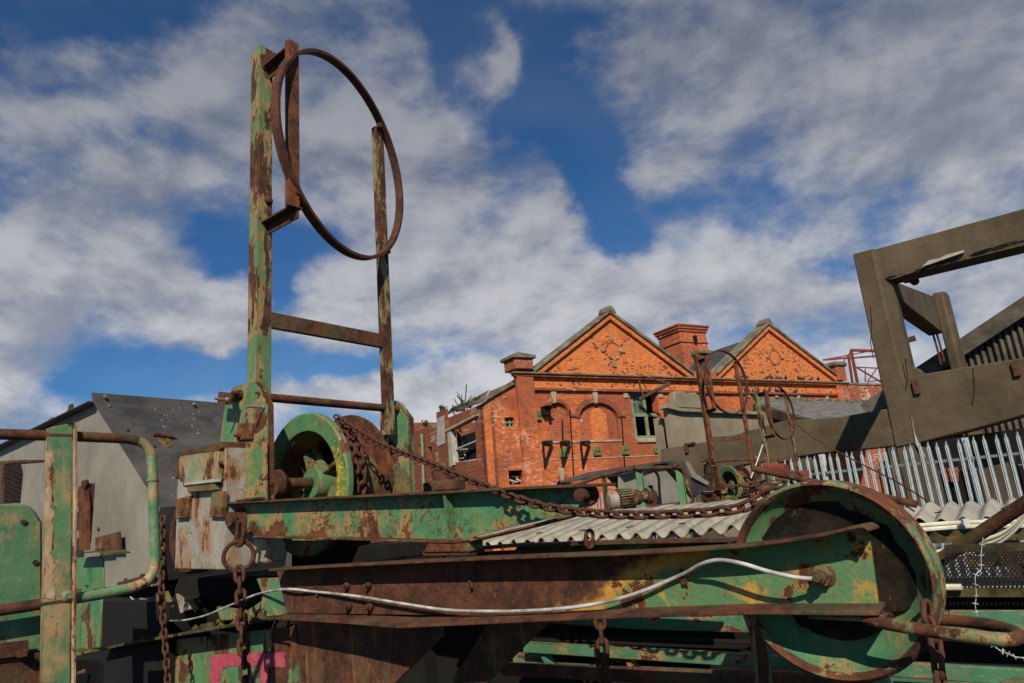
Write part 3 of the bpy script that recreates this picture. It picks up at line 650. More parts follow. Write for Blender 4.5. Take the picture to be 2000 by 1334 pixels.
# brick wall running on to the right
RW = empty('boundary_wall', dropz(cr), 'lower plain red brick wall running on right of the second gable', 'brick wall')
a = onz(cr, 0)+NF*.3; zt = FP(1690, 752, .3).z; mb = MB(); mb.box(a, U*22, NF*.5, Z*zt); build(mb, 'wall', MT['brick_red'], RW)
mb = MB(); mb.box(onz(a, zt)-NF*.06, U*22, NF*.62, Z*.12); build(mb, 'wall_coping', MT['coping'], RW)
for x, y in ((1693, 777), (1655, 773), (1722, 776)): 
    c = FP(x, y, .26); mb = MB(); mb.cbox(c, U*.3, Z*.5, NF*.08); build(mb, 'vent_block', MT['stone'], RW)
# weeds and sapling
def weed(c, s, name, label, cat, n=14, leafy=True, group=None):
    r = empty(name, c, label, cat, group); mb = MB(); lf = MB()
    for i in range(n):
        t = V((random.uniform(-1, 1), random.uniform(-1, 1), random.uniform(.6, 1.6)))*s*random.uniform(.5, 1)*.6; p1 = c+t*.5+V((random.uniform(-.1, .1), 0, .05))*s
        mb.tube([c+V((random.uniform(-.3, .3), random.uniform(-.3, .3), 0))*s*.5, p1, c+t], .012+.012*s, 4)
        for j in range(6 if leafy else 0):
            q = c+t*random.uniform(.3, 1)+V((random.uniform(-1, 1), random.uniform(-1, 1), random.uniform(-.6, .6)))*s*.22; u = V((random.uniform(-1, 1), random.uniform(-1, 1), random.uniform(-1, 1))).normalized()*.09*(.6+s*.5); v = u.cross(V((random.random(), .3, .5))).normalized()*.05*(.6+s*.5)
            lf.add([q-u, q+v, q+u, q-v], [[0, 1, 2, 3]])
    build(mb, 'stem', MT['timber'], r)
    if leafy: build(lf, 'foliage', MT['weed'], r)
random.seed(11)
weed(sw(905, 803, .2), 1.3, 'sapling', 'bare twiggy sapling sprouting from the ruined lean-to roof edge', 'sapling', 12, False)
for x, y, s, lb in ((865, 803, .42, 'weed clump at the left end of the lean-to parapet by the white panel'), (885, 803, .35, 'low weed tuft on the crumbling parapet left of the bare sapling'), (918, 797, .4, 'weed tuft on the parapet just right of the bare sapling'), (935, 787, .35, 'weed tuft on the lean-to parapet corner above the orange quoin'), (832, 833, .5, 'straggling weeds on the far low stretch of the side wall top')):
    weed(sw(x, y, .2), s, 'weed', lb, 'weed', 16, True, 'weeds on the lean-to parapet')
# pigeons on the ledges
def pigeon_mesh():
    mb = MB(); mb.lathe(V((0, 0, .09)), V((1, 0, .18)), [(0, -.17), (.015, -.15), (.03, -.10), (.06, -.03), (.068, .03), (.052, .09), (.035, .12), (.034, .14), (.026, .165), (0, .175)], 10)
    mb.lathe(V((.13, 0, .17)), V((.25, 0, 1)), [(0, -.06), (.035, -.04), (.03, 0), (.03, .03), (.02, .05), (0, .06)], 8)
    mb.tube([V((.15, 0, .19)), V((.19, 0, .18))], .008, 5); mb.tube([V((0, .03, .05)), V((0, .03, 0))], .006, 4); mb.tube([V((0, -.03, .05)), V((0, -.03, 0))], .006, 4)
    me = bpy.data.meshes.new('pigeon'); me.from_pydata(mb.v, [], mb.f); me.polygons.foreach_set('use_smooth', mb.sm); me.materials.append(MT['pigeon']); return me
pm = pigeon_mesh()
up_l = [1443, 1457, 1498, 1507, 1523, 1534, 1559, 1568, 1582, 1597]; dn = [1448, 1460, 1472, 1481, 1493, 1502, 1519, 1529, 1553]
ORD = 'leftmost second third fourth fifth sixth seventh eighth ninth tenth'.split()
for row, xs, y, pr, lab in ((0, up_l, 725, .28, 'pigeon from the left on the upper cornice ledge below the right gable'), (1, dn, 757, .10, 'pigeon from the left on the lower brick ledge below the right gable')):
    zt = FP(1013 if row == 0 else 1043, y, -(.32 if row == 0 else .16)).z
    for i, x in enumerate(xs):
        o = bpy.data.objects.new('pigeon', pm); COL.objects.link(o); o.location = onz(FP(x, 736 if row == 0 else 762, -pr), zt); o.rotation_euler = (0, 0, random.uniform(0, 6)); o.scale = (1.35,)*3
        o['label'] = (ORD[i]+' '+lab) if i else 'leftmost '+lab.replace('from the left ', ''); o['category'] = 'pigeon'; o['group'] = 'pigeons on the '+('upper cornice' if row == 0 else 'lower ledge')
# red oxide truss beyond
TR = empty('steel_truss', dropz(PD(1670, 750, 52)), 'rusty red steel roof truss skeleton behind the right gable', 'steel frame')
for (x0, y0), (x1, y1), t in (((1608, 703), (1728, 680), .12), ((1608, 703), (1655, 699), .2), ((1662, 684), (1732, 686), .3), ((1640, 716), (1662, 686), .14), ((1662, 684), (1680, 775), .36), ((1657, 694), (1669, 775), .26), ((1670, 717), (1730, 720), .14), ((1672, 717), (1727, 750), .16), ((1722, 706), (1694, 746), .14), ((1690, 720), (1690, 746), .1), ((1655, 700), (1728, 694), .2), ((1694, 746), (1730, 741), .14)):
    mb = MB(); mb.bar(PD(x0, y0, 52), PD(x1, y1, 52), t*.62, t*.62); build(mb, 'truss_bar', MT['redox'], TR)
# rendered block
RD = V((sin(radians(50)), cos(radians(50)), 0)); RN = V((-RD.y, RD.x, 0)); rp = PD(1318, 800, 28.5)
def RP(px, py, o=0): return PN(px, py, rp+RN*o, RN)
RB = empty('rendered_outbuilding', dropz(rp), 'low stained cement rendered outbuilding with broken parapet in front of the brick facade', 'outbuilding')
mb = MB(); pts = [RP(1304, 797), RP(1330, 803), RP(1492, 812)]; mb.prism([dropz(pts[0]), pts[0], pts[1], pts[2], dropz(pts[2])], RN*.25); build(mb, 'wall', MT['render'], RB)
mb = MB(); mb.prism([RP(1303, 789, -.2), RP(1331, 797, -.2), RP(1494, 804, -.2), RP(1494, 810, -.2), RP(1331, 803, -.2), RP(1303, 796, -.2)], RN*.4); build(mb, 'coping', MT['render'], RB)
mb = MB(); mb.prism([RP(1318, 794, .1), RP(1317, 765, .1), RP(1333, 763, .1), RP(1343, 768, .1), RP(1358, 766, .1), RP(1368, 772, .1), RP(1375, 792, .1), RP(1376, 799, .1), RP(1331, 797, .1)], RN*.35); build(mb, 'broken_parapet', MT['render'], RB, bevel=.05)
mb = MB(); a = RP(1290, 815, .6); e = RP(1306, 812, .6); mb.prism([dropz(a), a, e, dropz(e)], RN*.4); build(mb, 'end_wall', MT['render'], RB)
mb = MB(); a = RP(1491, 806, .3); e = RP(1500, 807, .3); mb.prism([dropz(a), a, e, dropz(e)], RN*.3); build(mb, 'door_frame', MT['winframe'], RB)
# asbestos lean-to
LT = empty('lean_to_roof', dropz(FP(1560, 800, -4)), 'grey weathered asbestos lean-to roof sloping off the brick facade', 'roof')
q = [FP(1473, 779, -.6), FP(1712, 787, -.6), FP(1745, 812, -7), FP(1603, 823, -7), FP(1474, 786, -1.6)]
mb = MB(); mb.prism(q, -Z*.1); build(mb, 'roof_sheet', MT['asbroof'], LT)
mb = MB(); mb.bar(q[4]-Z*.28, q[3]-Z*.28, .3, .45); build(mb, 'verge_board', MT['timber'], LT)
mb = MB(); mb.bar(q[3]-Z*.25, q[2]-Z*.25, .2, .3); build(mb, 'eaves_board', MT['timber'], LT)
mb = MB(); a = FP(1478, 781, -.3); e = FP(1720, 789, -.3); random.seed(5)
for i in range(60):
    t = random.random(); c = a.lerp(e, t)-NF*random.uniform(0, .4); mb.cbox(c+Z*.02, U*random.uniform(.1, .5), NF*.3, Z*random.uniform(.1, .28))
build(mb, 'rubble', MT['coping'], LT)
# concrete frame
CB = 18.0; CF = empty('conveyor_portal', dropz(PB(1700, 700, CB)), 'ruined dark concrete conveyor frame of columns and beams at the right edge', 'concrete frame')
p = PB(1665, 496, CB); p2 = PB(1722, 478, CB); wa = (p2-p).dot(A); alr = alb(p)[0]+wa
mb = MB(); sA = wa*.33
mb.prism([onz(p, 0), onz(p+A*(wa-sA), 0), onz(p+A*wa, 0)+B*.22, onz(p+A*wa, 0)+B*.8, onz(p, 0)+B*.8], Z*p.z); build(mb, 'column', MT['concrete'], CF, bevel=.03)
mb = MB(); q0 = p+A*(wa-.30); e0 = PB(2030, 386, CB)+A*4; e1 = PB(2030, 461, CB)+A*4; e0.z = p.z; e1.z = PB(1728, 546, CB).z; q1 = PB(1728, 546, CB)
mb.prism([q0+B*.10, V((e0.x, e0.y, e0.z))+B*.10, e1+B*.10, onz(q0, q1.z)+B*.10], B*.62); build(mb, 'top_beam', MT['concrete'], CF, bevel=.03)
mb = MB(); mb.prism([PB(1800, 521, CB-.0), PB(1815, 508, CB), PB(1835, 504, CB), PB(1850, 497, CB), PB(1884, 488, CB), PB(1882, 493, CB), PB(1850, 504, CB), PB(1825, 513, CB)], B*.06); build(mb, 'spalled_patch', MT['concrete_white'], CF)
al = alr
pb = PA(1822, 574, al); bb_ = alb(pb)[1]; zt_, zl_ = alb(PB(1736, 546, CB+.4))[2], alb(PB(1738, 580, CB+.4))[2]; zf_, zg_ = pb.z-1.7, PA(1822, 628, al).z-1.7
mb = MB(); mb.prism([AB(al-.02, CB+.4, zt_), AB(al-.02, bb_+.3, zf_), AB(al-.02, bb_+.3, zg_), AB(al-.02, CB+.4, zl_)], -A*.45); build(mb, 'tie_beam', MT['concrete'], CF, bevel=.04)
q = PB(1820, 573, bb_); q2 = PB(1848, 570, bb_); wb = (q2-q).dot(A)
mb = MB(); mb.prism([onz(q, 0), onz(q+A*wb*.7, 0), onz(q+A*wb, 0)+B*.2, onz(q+A*wb, 0)+B*.85, onz(q, 0)+B*.85], Z*q.z); build(mb, 'column', MT['concrete'], CF, bevel=.05)
mb = MB(); mb.prism([PB(1814, 596, bb_-.03), PB(1820, 598, bb_-.03), PB(1828, 620, bb_-.03), PB(1832, 643, bb_-.03), PB(1826, 645, bb_-.03), PB(1818, 620, bb_-.03)], B*.06); build(mb, 'spalled_patch', MT['concrete_white'], CF)
mb = MB(); mb.prism([PB(1762, 700, CB+.3), PB(1780, 715, CB+.3), PB(1800, 722, CB+.3), PB(1806, 740, CB+.3), PB(1762, 745, CB+.3)], B*.4); build(mb, 'corbel', MT['concrete'], CF, bevel=.04)
mb = MB(); slab(mb, [(1727, 770), (1742, 752), (1768, 739), (1800, 731), (2030, 693), (2280, 652), (2280, 733), (2030, 803), (1905, 838), (1780, 869), (1748, 875)], CB-.04, .7); build(mb, 'deep_beam', MT['concrete'], CF, bevel=.03)
mb = MB(); mb.prism([PB(x, y, CB-.07) for x, y in ((1779, 810), (1784, 840), (1789, 868), (1800, 885), (1806, 893), (1808, 893), (1795, 866), (1786, 845))], B*.04); build(mb, 'spalled_crack', MT['concrete_white'], CF)
for (x0, y0, x1, y1) in ((1820, 645, 1838, 712), (1826, 640, 1844, 706)):
    mb = MB(); mb.tube([PB(x0, y0, bb_-.05), PB((x0+x1)/2+1, (y0+y1)/2, bb_-.09), PB(x1, y1, bb_-.05)], .035, 6); build(mb, 'exposed_rebar', MT['rust'], CF)
random.seed(12)
for i in range(34):
    t = random.random(); x = 1738+t*262; y = 543-t*73+random.uniform(-1.5, 1); c = PB(x, y, CB+.09); mb = MB(); s_ = random.uniform(.05, .16)
    pts = [c+A*s_*cos(kk*1.05)*random.uniform(.7, 1.5)+Z*s_*.35*sin(kk*1.05)*random.uniform(.6, 1.2) for kk in range(6)]
    mb.prism(pts, B*.03); build(mb, 'chipped_edge', MT['dark'] if random.random() < .6 else MT['concrete'], CF)
for pts_ in ([(1768, 700), (1772, 735), (1769, 762)], [(1700, 600), (1703, 640), (1700, 668), (1706, 700)], [(1900, 720), (1903, 760), (1899, 792)]):
    mb = MB(); mb.tube([PB(x, y, CB-.045 if y > 690 and x > 1760 else CB) for x, y in pts_], .010, 4); build(mb, 'crack', MT['dark'], CF)
for x, y in ((1780, 745), (1974, 708)):
    c = PB(x, y, CB-.12); mb = MB(); mb.box(c, A*.12, B*.1, -Z*.3); build(mb, 'angle_cleat', MT['rust'], CF)
mb = MB(); c = PB(1768, 551, CB+1.5)
for dx, dy in ((0, 0), (8, -7)): mb.tube([PB(1768+dx, 546+dy, CB+1.2), PB(1788, 543+dx, CB+1.0)], .10, 8)
build(mb, 'rolled_cable', MT['rust'], CF)
mb = MB(); mb.bar(PB(1757, 669, CB+1), PB(1788, 660, CB+1), .1, .12); build(mb, 'stub_bar', MT['rust'], CF)
c = PB(1893, 850, CB+1); mb = MB(); mb.box(onz(c, 0), A*.6, B*.6, Z*c.z); build(mb, 'column', MT['concrete'], CF)
FB = empty('concrete_beam', dropz(PB(1500, 870, 24)), 'long dark concrete beam crossing behind the hooped ladders', 'concrete beam')
mb = MB(); slab(mb, [(1290, 878), (1400, 859), (1530, 822), (1642, 814), (1780, 790), (1790, 867), (1600, 886), (1447, 909), (1366, 936), (1310, 930), (1291, 905)], 24, .7); build(mb, 'beam', MT['concrete'], FB, bevel=.03)
for x in (1345, 1545):
    c = PB(x, 880, 24.1); mb = MB(); mb.box(onz(c, 0), A*.6, B*.5, Z*(c.z)); build(mb, 'column', MT['concrete'], FB)
mb = MB(); c = PB(1336, 866, 23.9); mb.box(c, A*.1, B*.1, -Z*.35); mb.box(c, A*.4, B*.1, -Z*.07); build(mb, 'angle_cleat', MT['rust'], FB)
# ribbed shed
def ribbed(name, x0, x1, topline, beta, pitch, amp, m, parent):
    a0 = alb(PB(x0, 700, beta))[0]; a1 = alb(PB(x1, 700, beta))[0]; n = int((a1-a0)/pitch*6); vs = []; fs = []
    (tx0, ty0), (tx1, ty1) = topline; T0 = alb(PB(tx0, ty0, beta)); T1 = alb(PB(tx1, ty1, beta))
    for i in range(n+1):
        al_ = a0+(a1-a0)*i/n; z = T0[2]+(T1[2]-T0[2])*(al_-T0[0])/(T1[0]-T0[0]); ph = sin(2*pi*al_/pitch)
        vs += [AB(al_, beta+amp*ph, z), AB(al_, beta+amp*ph, -1.7)]
    for i in range(n): fs.append([2*i, 2*i+1, 2*i+3, 2*i+2])
    mb = MB(); mb.add(vs, fs, True); return build(mb, name, m, parent)
SH = empty('ribbed_shed', dropz(PB(1900, 720, 29)), 'dark shed gable of ribbed cladding with sloping verge behind the concrete frame', 'shed')
ribbed('cladding', 1690, 2260, ((1700, 803), (2000, 606)), 29, .20, .07, MT['timber'], SH)
mb = MB(); p = PB(1690, 803, 28.8); q = PB(2060, 560, 28.8); q = q+(q-p)*.5; mb.bar(p, q, .3, .55); build(mb, 'verge_board', MT['timber'], SH)
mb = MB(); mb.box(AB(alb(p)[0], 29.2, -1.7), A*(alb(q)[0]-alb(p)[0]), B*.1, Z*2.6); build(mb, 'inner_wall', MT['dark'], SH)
# fences
def pale_mesh(h, wd, name):
    mb = MB(); a = wd/2
    sec = [(-a, 0), (-a*.45, .022), (-a*.15, -.012), (a*.15, -.012), (a*.45, .022), (a, 0)]
    vs = []
    for x, y in sec: vs.append(V((x, y, 0)))
    for x, y in sec: vs.append(V((x, y, h-.10)))
    tip = [(-a*.5, .01), (-a*.3, .03), (-a*.1, .0), (a*.1, .0), (a*.3, .03), (a*.5, .01)]
    for (x, y), dz_ in zip(tip, (0, .06, .03, .03, .06, 0)): vs.append(V((x, y, h-.04+dz_)))
    fs = []
    for r in range(2):
        for i in range(5): fs.append([r*6+i, r*6+i+1, r*6+7+i, r*6+6+i])
    me = bpy.data.meshes.new(name); me.from_pydata(vs, [], fs); return me
def fence(name, label, beta, x0, x1, ytop, xr, pitch, m, h=None, posts=17, first=4, wd=.052):
    a0 = alb(PB(x0, 900, beta))[0]; a1 = alb(PB(x1, 900, beta))[0]; zt = alb(PB(xr, ytop, beta))[2]; h = h or zt+1.7
    r = empty(name, AB((a0+a1)/2, beta, -1.7), label, 'fence'); me = pale_mesh(h, wd, 'pale'); me.materials.append(m)
    n = min(int((a1-a0)/pitch), 98)
    for i in range(n):
        o = bpy.data.objects.new('pale', me); COL.objects.link(o); o.parent = r
        o.location = AB(a0+i*pitch, beta-.03, zt-h)-ROOT[r.name]; o.rotation_euler = (random.uniform(-.006, .006), random.uniform(-.014, .014), -AZA+random.uniform(-.05, .05)); o.scale = (1, 1, random.uniform(.992, 1.006))
    for k in range(2):
        mb = MB(); mb.box(AB(a0, beta, zt-h*(.16+.62*k)), A*(a1-a0), B*.05, Z*.05); build(mb, 'rail', MT['galv_dull'], r)
    if posts:
        for i in range(first, n, posts):
            mb = MB(); c = AB(a0+(i+.5)*pitch, beta+.06, -1.7); mb.box(c, A*.10, B*.012, Z*(h+.02)); mb.box(c+A*.045, A*.012, B*.1, Z*(h+.02)); mb.box(c+B*.1, A*.10, B*.012, Z*(h+.02)); build(mb, 'post', m, r)
    return r
fence('palisade_fence', 'galvanised steel palisade fence in front of the concrete frame', 15.2, 1478, 2260, 871, 1760, .150, MT['galv'], first=8, wd=.062)
fence('palisade_fence', 'distant stub of pale palisade fence left of the rear grey hopper', 27, 1150, 1290, 958, 1220, .155, MT['galv'], posts=0)
fence('railing', 'dark thin railing far behind the palisade fence at right', 24.5, 1700, 2040, 898, 1850, .17, MT['rust'], posts=0, wd=.05)
DS = empty('open_store', dropz(PB(1950, 900, 26.5)), 'black shadowed store behind the fence under the ribbed shed', 'store')
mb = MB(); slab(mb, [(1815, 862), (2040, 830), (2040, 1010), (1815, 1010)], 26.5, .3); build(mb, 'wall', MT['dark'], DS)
for pp_ in ([(1842, 915), (1870, 912), (1872, 940), (1844, 942)], [(1910, 855), (1960, 870), (1960, 892), (1908, 880)]): mb = MB(); slab(mb, pp_, 26.3, .1); build(mb, 'brick_patch', MT['brick_red'], DS)
# corrugated canopies
def canopy(name, label, beta, xa, xb, y, xr, run, rise, m, pitch=.146, amp=.026, fan=0.0):
    a0 = alb(PB(xa, y, beta))[0]; a1 = alb(PB(xb, y, beta))[0]; ze = alb(PB(xr, y, beta))[2]
    r = empty(name, AB((a0+a1)/2, beta, -1.7), label, 'roof')
    n = int((a1-a0)/pitch*12); M = 14; vs = []; fs = []
    for j in range(M+1):
        s = j/M; zz_ = ze+rise*sin(s*pi/2)
        for i in range(n+1):
            al_ = a0+(a1-a0)*i/n; sh = math.floor(al_/(pitch*5)+.25); jo = sin(sh*12.9)*.022; vs.append(AB(al_+fan*s*s, beta+run*s+jo*(1-s)+.004*sin(al_*31), zz_+amp*sin(2*pi*al_/pitch)+.006*sin(al_*3.1)+.007*sin(sh*7.7)+.004*sin(al_*23+s*9)))
    for j in range(M):
        for i in range(n): fs.append([j*(n+1)+i, j*(n+1)+i+1, (j+1)*(n+1)+i+1, (j+1)*(n+1)+i])
    mb = MB(); mb.add(vs, fs, True); o = build(mb, 'corrugated_sheet', m, r)
    md = o.modifiers.new('t', 'SOLIDIFY'); md.thickness = .008
    mb = MB(); mb.box(AB(a0, beta+.10, ze-.03-.16), A*(a1-a0), B*.08, Z*.12); mb.box(AB(a0, beta+run-.1, ze+rise-.2), A*(a1-a0), B*.08, Z*.12); build(mb, 'purlin', MT['mossy'], r)
    for k in range(3):
        for bb in (.14, run-.1): mb = MB(); mb.box(AB(a0+(a1-a0)*(.1+.4*k), beta+bb, -1.7), A*.08, B*.08, Z*(1.7+ze-.12)); build(mb, 'post', MT['rust'], r)
    for k in range(int((a1-a0)/(pitch*3))):
        c = AB(a0+pitch*3*k+.04, beta+.16, ze+rise*sin(.07*pi/2)+amp+.012); mb = MB(); mb.tube([c, c+A*.05+B*.02+Z*.004], .005, 5); build(mb, 'hook_bolt', MT['dark'], r)
    return r
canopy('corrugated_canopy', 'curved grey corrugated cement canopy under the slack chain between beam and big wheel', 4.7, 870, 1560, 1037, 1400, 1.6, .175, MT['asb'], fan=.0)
canopy('corrugated_canopy', 'grey corrugated cement roof right of the big green wheel below the palisade', 6.6, 1690, 2250, 1014, 1850, .85, .10, MT['asb2'], pitch=.146*1.05)
# ================================================================== MACHINERY
random.seed(21)
# ---------- winch
WO = AB(-4.0, 2.7, -1.7)
WI = empty('chain_winch', WO, 'large green and rust chain winch with spoked drum standing under the tall hooped frame', 'winch')
BP = 2.45
mb = MB(); slab(mb, [(429, 1000), (430, 850), (441, 778), (455, 757), (480, 748), (500, 745), (512, 758), (525, 790), (527, 1000)], BP, .012)
pl_ = build(mb, 'side_plate', MT['plate'], WI, bevel=.003)
mb = MB(); pe = [PB(500, 745, BP), PB(512, 758, BP), PB(525, 790, BP), PB(527, 1000, BP)]
strip(mb, pe, B*.035, -A*.012-Z*.004); build(mb, 'plate_edge', MT['green_rust'], pl_)
mb = MB(); slab(mb, [(432, 864), (520, 862), (521, 976), (433, 984)], BP-.03, .012); build(mb, 'cover_plate', MT['plate'], WI, bevel=.003)
mb = MB(); mb.box(PB(436, 984, BP-.10), A*.36, B*.10, Z*.012); build(mb, 'ledge', MT['rust_b'], WI)
def bolt(px, py, beta, r, l, parent, m, ax=-B, name='bolt'):
    c = PB(px, py, beta); mb = MB(); mb.hexa(c, ax, r, r*.8); mb.tube([c, c+ax*l], r*.5, 8); return build(mb, name, m, parent, bevel=r*.1)
bolt(472, 769, BP, .030, .07, WI, MT['green_mid']); bolt(516, 796, BP, .017, .12, WI, MT['bolt']); bolt(507, 768, BP, .014, .03, WI, MT['rust'])
mb = MB(); slab(mb, [(463, 826), (489, 826), (491, 858), (461, 860)], BP-.02, .02); lp = build(mb, 'lug', MT['rust_o'], WI, bevel=.004); bolt(468, 851, BP-.02, .020, .04, lp, MT['rust'])
mb = MB(); slab(mb, [(427, 765), (453, 767), (449, 791), (424, 788)], BP-.11, .010); fl = build(mb, 'tab', MT['rust'], WI); bolt(445, 781, BP-.11, .018, .09, fl, MT['bolt'])
mb = MB(); mb.tube([PB(447, 778, BP-.1), PB(458, 776, BP)], .03); build(mb, 'tab_stub', MT['rust'], fl)
FPB = 3.78; pm_ = PA(640, 787, -4.13); pT = AB(-4.13, BP+.02, alb(pm_)[2]); pU = V(pT)+B*(FPB-BP-.02)
mb = MB(); mb.tube([pT, pU], .030, 14); build(mb, 'cross_tube', MT['rust_b'], WI)
mb = MB(); mb.lathe(pT, B, [(.03, 0), (.042, 0), (.042, .10), (.03, .10)], 14); build(mb, 'tube_collar', MT['rust'], WI)
mb = MB(); slab(mb, [(745, 1010), (742, 860), (742, 792), (768, 782), (778, 787), (799, 816), (804, 1010)], FPB, .015); fp_ = build(mb, 'side_plate', MT['green_mid'], WI, bevel=.003)
mb = MB(); strip(mb, [PB(768, 782, FPB), PB(778, 787, FPB), PB(799, 816, FPB), PB(804, 1010, FPB)], B*.05, -A*.012); build(mb, 'plate_edge', MT['green_mid'], fp_)
mb = MB(); slab(mb, [(768, 915), (790, 915), (800, 935), (801, 985), (770, 985)], FPB-.015, .012); build(mb, 'patch_plate', MT['rust_o'], fp_)
# drum
DC = PB(594, 944, 2.72); DR = (PB(590, 1088, 2.72)-DC).length; DR = min(DR, .48)
mb = MB(); mb.lathe(DC, B, [(DR*.74, .0), (DR*.97, -.012), (DR, .0), (DR, .035), (DR*.74, .035)], 72, closed=True); fn = build(mb, 'drum_flange', MT['drum_rim'], WI)
mb = MB(); mb.lathe(DC, B, [(DR*.74, .035), (DR*.70, .36), (DR*.66, .36), (DR*.70, .03)], 64, closed=True); build(mb, 'drum_barrel', MT['rust_o'], WI)
mb = MB(); mb.lathe(DC, B, [(DR*.64, .35), (DR, .33), (DR*1.01, .34), (DR, .36), (DR*.64, .39)], 72, closed=True); build(mb, 'drum_flange', MT['rust_flange'], WI)
random.seed(31); mb = MB()
for i in range(420):
    t = random.gauss(-.25, .42); rr = DR*random.uniform(.755, .965); 
    if random.random() < .25: rr = DR*random.uniform(.76, .82)
    c = DC+(A*cos(t)+Z*sin(t))*rr-B*(.0095*(rr/DR-.74)/.23+.001); s_ = random.uniform(.004, .012)*(1 if random.random() < .8 else 1.5)
    pts = [c+(A*cos(k*pi/3+i)+Z*sin(k*pi/3+i))*s_*random.uniform(.6, 1.2) for k in range(6)]
    mb.add(pts+[c-B*random.uniform(.003, .006)], [[k, (k+1) % 6, 6] for k in range(6)])
lo = build(mb, 'lichen', MT['lichen'], WI); lo['kind'] = 'stuff'
mb = MB(); mb.lathe(DC, B, [(.10, .13), (DR*.4, .15), (DR*.70, .12), (DR*.70, .14), (DR*.4, .17), (.10, .15)], 40, closed=True, a0=.25, a1=2.55); build(mb, 'drum_web', MT['green_clean'], WI)
mb = MB(); mb.lathe(DC, B, [(0, .31), (DR*.69, .31), (DR*.69, .32), (0, .32)], 48); build(mb, 'drum_back', MT['dark'], WI)
HB = DC+B*.10
mb = MB(); mb.lathe(HB, B, [(.035, -.05), (.095, -.05), (.105, -.03), (.105, .09), (.135, .12), (.135, .16), (.035, .16)], 32, closed=True); build(mb, 'hub', MT['green_clean'], WI)
for t in (.62, 2.35, 3.55, 4.85):
    mb = MB(); uu_ = A*cos(t)+Z*sin(t); vv_ = -A*sin(t)+Z*cos(t)
    pts = [(.06, -.09), (.13, -.075), (.20, -.08), (DR*.62, -.13), (DR*.73, -.17), (DR*.73, .15), (DR*.62, .11), (.20, .07), (.13, .075), (.06, .09)]
    mb.prism([HB+uu_*a-B*.0+vv_*b2+B*(.07+.10*a) for a, b2 in pts], B*.02)
    mb.prism([HB+uu_*a-vv_*.014+B*h for a, h in ((.09, -.03), (.16, .0), (DR*.70, .05), (DR*.70, .13), (.09, .11))], vv_*.028)
    build(mb, 'spoke', MT['green_clean'], WI, bevel=.008)
mb = MB(); ctr = DC; mb.tube([DC-B*.27, DC+B*.5], .037, 16); build(mb, 'axle', MT['green_rust'], WI)
mb = MB(); mb.lathe(DC-B*.24, B, [(.037, 0), (.085, 0), (.09, .05), (.06, .09), (.037, .09)], 24, closed=True); build(mb, 'bearing', MT['rust'], WI)
# wound chain on the drum + run to the wheel (one chain)
CH = empty('haul_chain', dropz(DC, DC.z), 'slack rusty chain running from the winch drum to the big green wheel', 'chain')
Cc = DC+B*.0
for j, (h0, a0, a1, rr) in enumerate(((.07, -.6, 2.5, .77), (.125, -.6, 2.4, .78), (.18, -.6, 2.3, .77), (.098, -.4, 2.2, .87), (.155, -.4, 2.0, .87))):
    pts = [DC+B*(h0+.03*i/24)+(A*cos(a0+(a1-a0)*i/24)+Z*sin(a0+(a1-a0)*i/24))*DR*rr for i in range(25)]
    if j < 3 or True: chain(CH, pts, .062, .0095, .056, MT['chain'], twist=.6+j)
WC_ = PB(1614, 1131, 2.125)
run_px = [(655, 812, 2.86), (690, 836, 2.84), (745, 868, 2.74), (820, 897, 2.56), (890, 926, 2.40), (960, 954, 2.32), (1040, 983, 2.27), (1110, 997, 2.24), (1180, 1004, 2.22), (1260, 1006, 2.20), (1340, 1003, 2.19), (1400, 999, 2.18), (1455, 989, 2.18), (1500, 965, 2.20), (1545, 950, 2.20)]
run = smooth_path([PB(x, y, b2) for x, y, b2 in run_px], 8)
chain(CH, run, .043, .0068, .043, MT['chain'], twist=.75)
# ---------- hooped ladder frame
HF = empty('hooped_frame', dropz(PB(505, 745, 2.52)), 'tall rusty and green ladder frame carrying a big oval iron hoop, in the left foreground', 'ladder frame')
pb0 = PB(481, 800, 2.50); pt0 = PB(490, 103, 2.50); w1 = .105; w2 = .115
xx = alb(pt0); xb = alb(pb0); base_al = (xx[0]+xb[0])/2
def angle_post(al, be, z0, z1, wa_, wb_, th):
    mb = MB(); p = AB(al, be, z0); h = Z*(z1-z0)
    mb.prism([p, p+A*wa_, p+A*wa_+B*wb_, p+A*(wa_-th)+B*wb_, p+A*(wa_-th)+B*th, p+B*th], h); return mb
zt = xx[2]; 
aL = PB(505, 400, 2.50); al1 = alb(aL)[0]; al0 = alb(PB(487, 400, 2.50))[0]; wa_ = al1-al0
wb_ = alb(PA(532, 300, al1))[1]-2.50
mb = angle_post(al0, 2.50, alb(pb0)[2]-.25, zt, wa_, wb_, .012); build(mb, 'post', MT['post'], HF, bevel=.002)
# right post
bR = alb(PA(742, 500, al1))[1]; bR2 = alb(PA(759, 500, al1))[1]
zr = alb(PA(737, 248, al1))[2]; zr0 = alb(PA(755, 800, al1))[2]-.2
mb = angle_post(al1-.05, bR, zr0, zr, .05, bR2-bR, .010); build(mb, 'post', MT['post_far'], HF, bevel=.002)
# rung
zz1 = alb(PA(534, 610, al1))[2]; zz2 = alb(PA(534, 640, al1))[2]; hz = zz1-zz2
mb = MB(); mb.box(AB(al1-.04, 2.50+wb_, zz2), A*.042, B*(bR-2.50-wb_), Z*hz); build(mb, 'rung', MT['rust_b'], HF, bevel=.003)
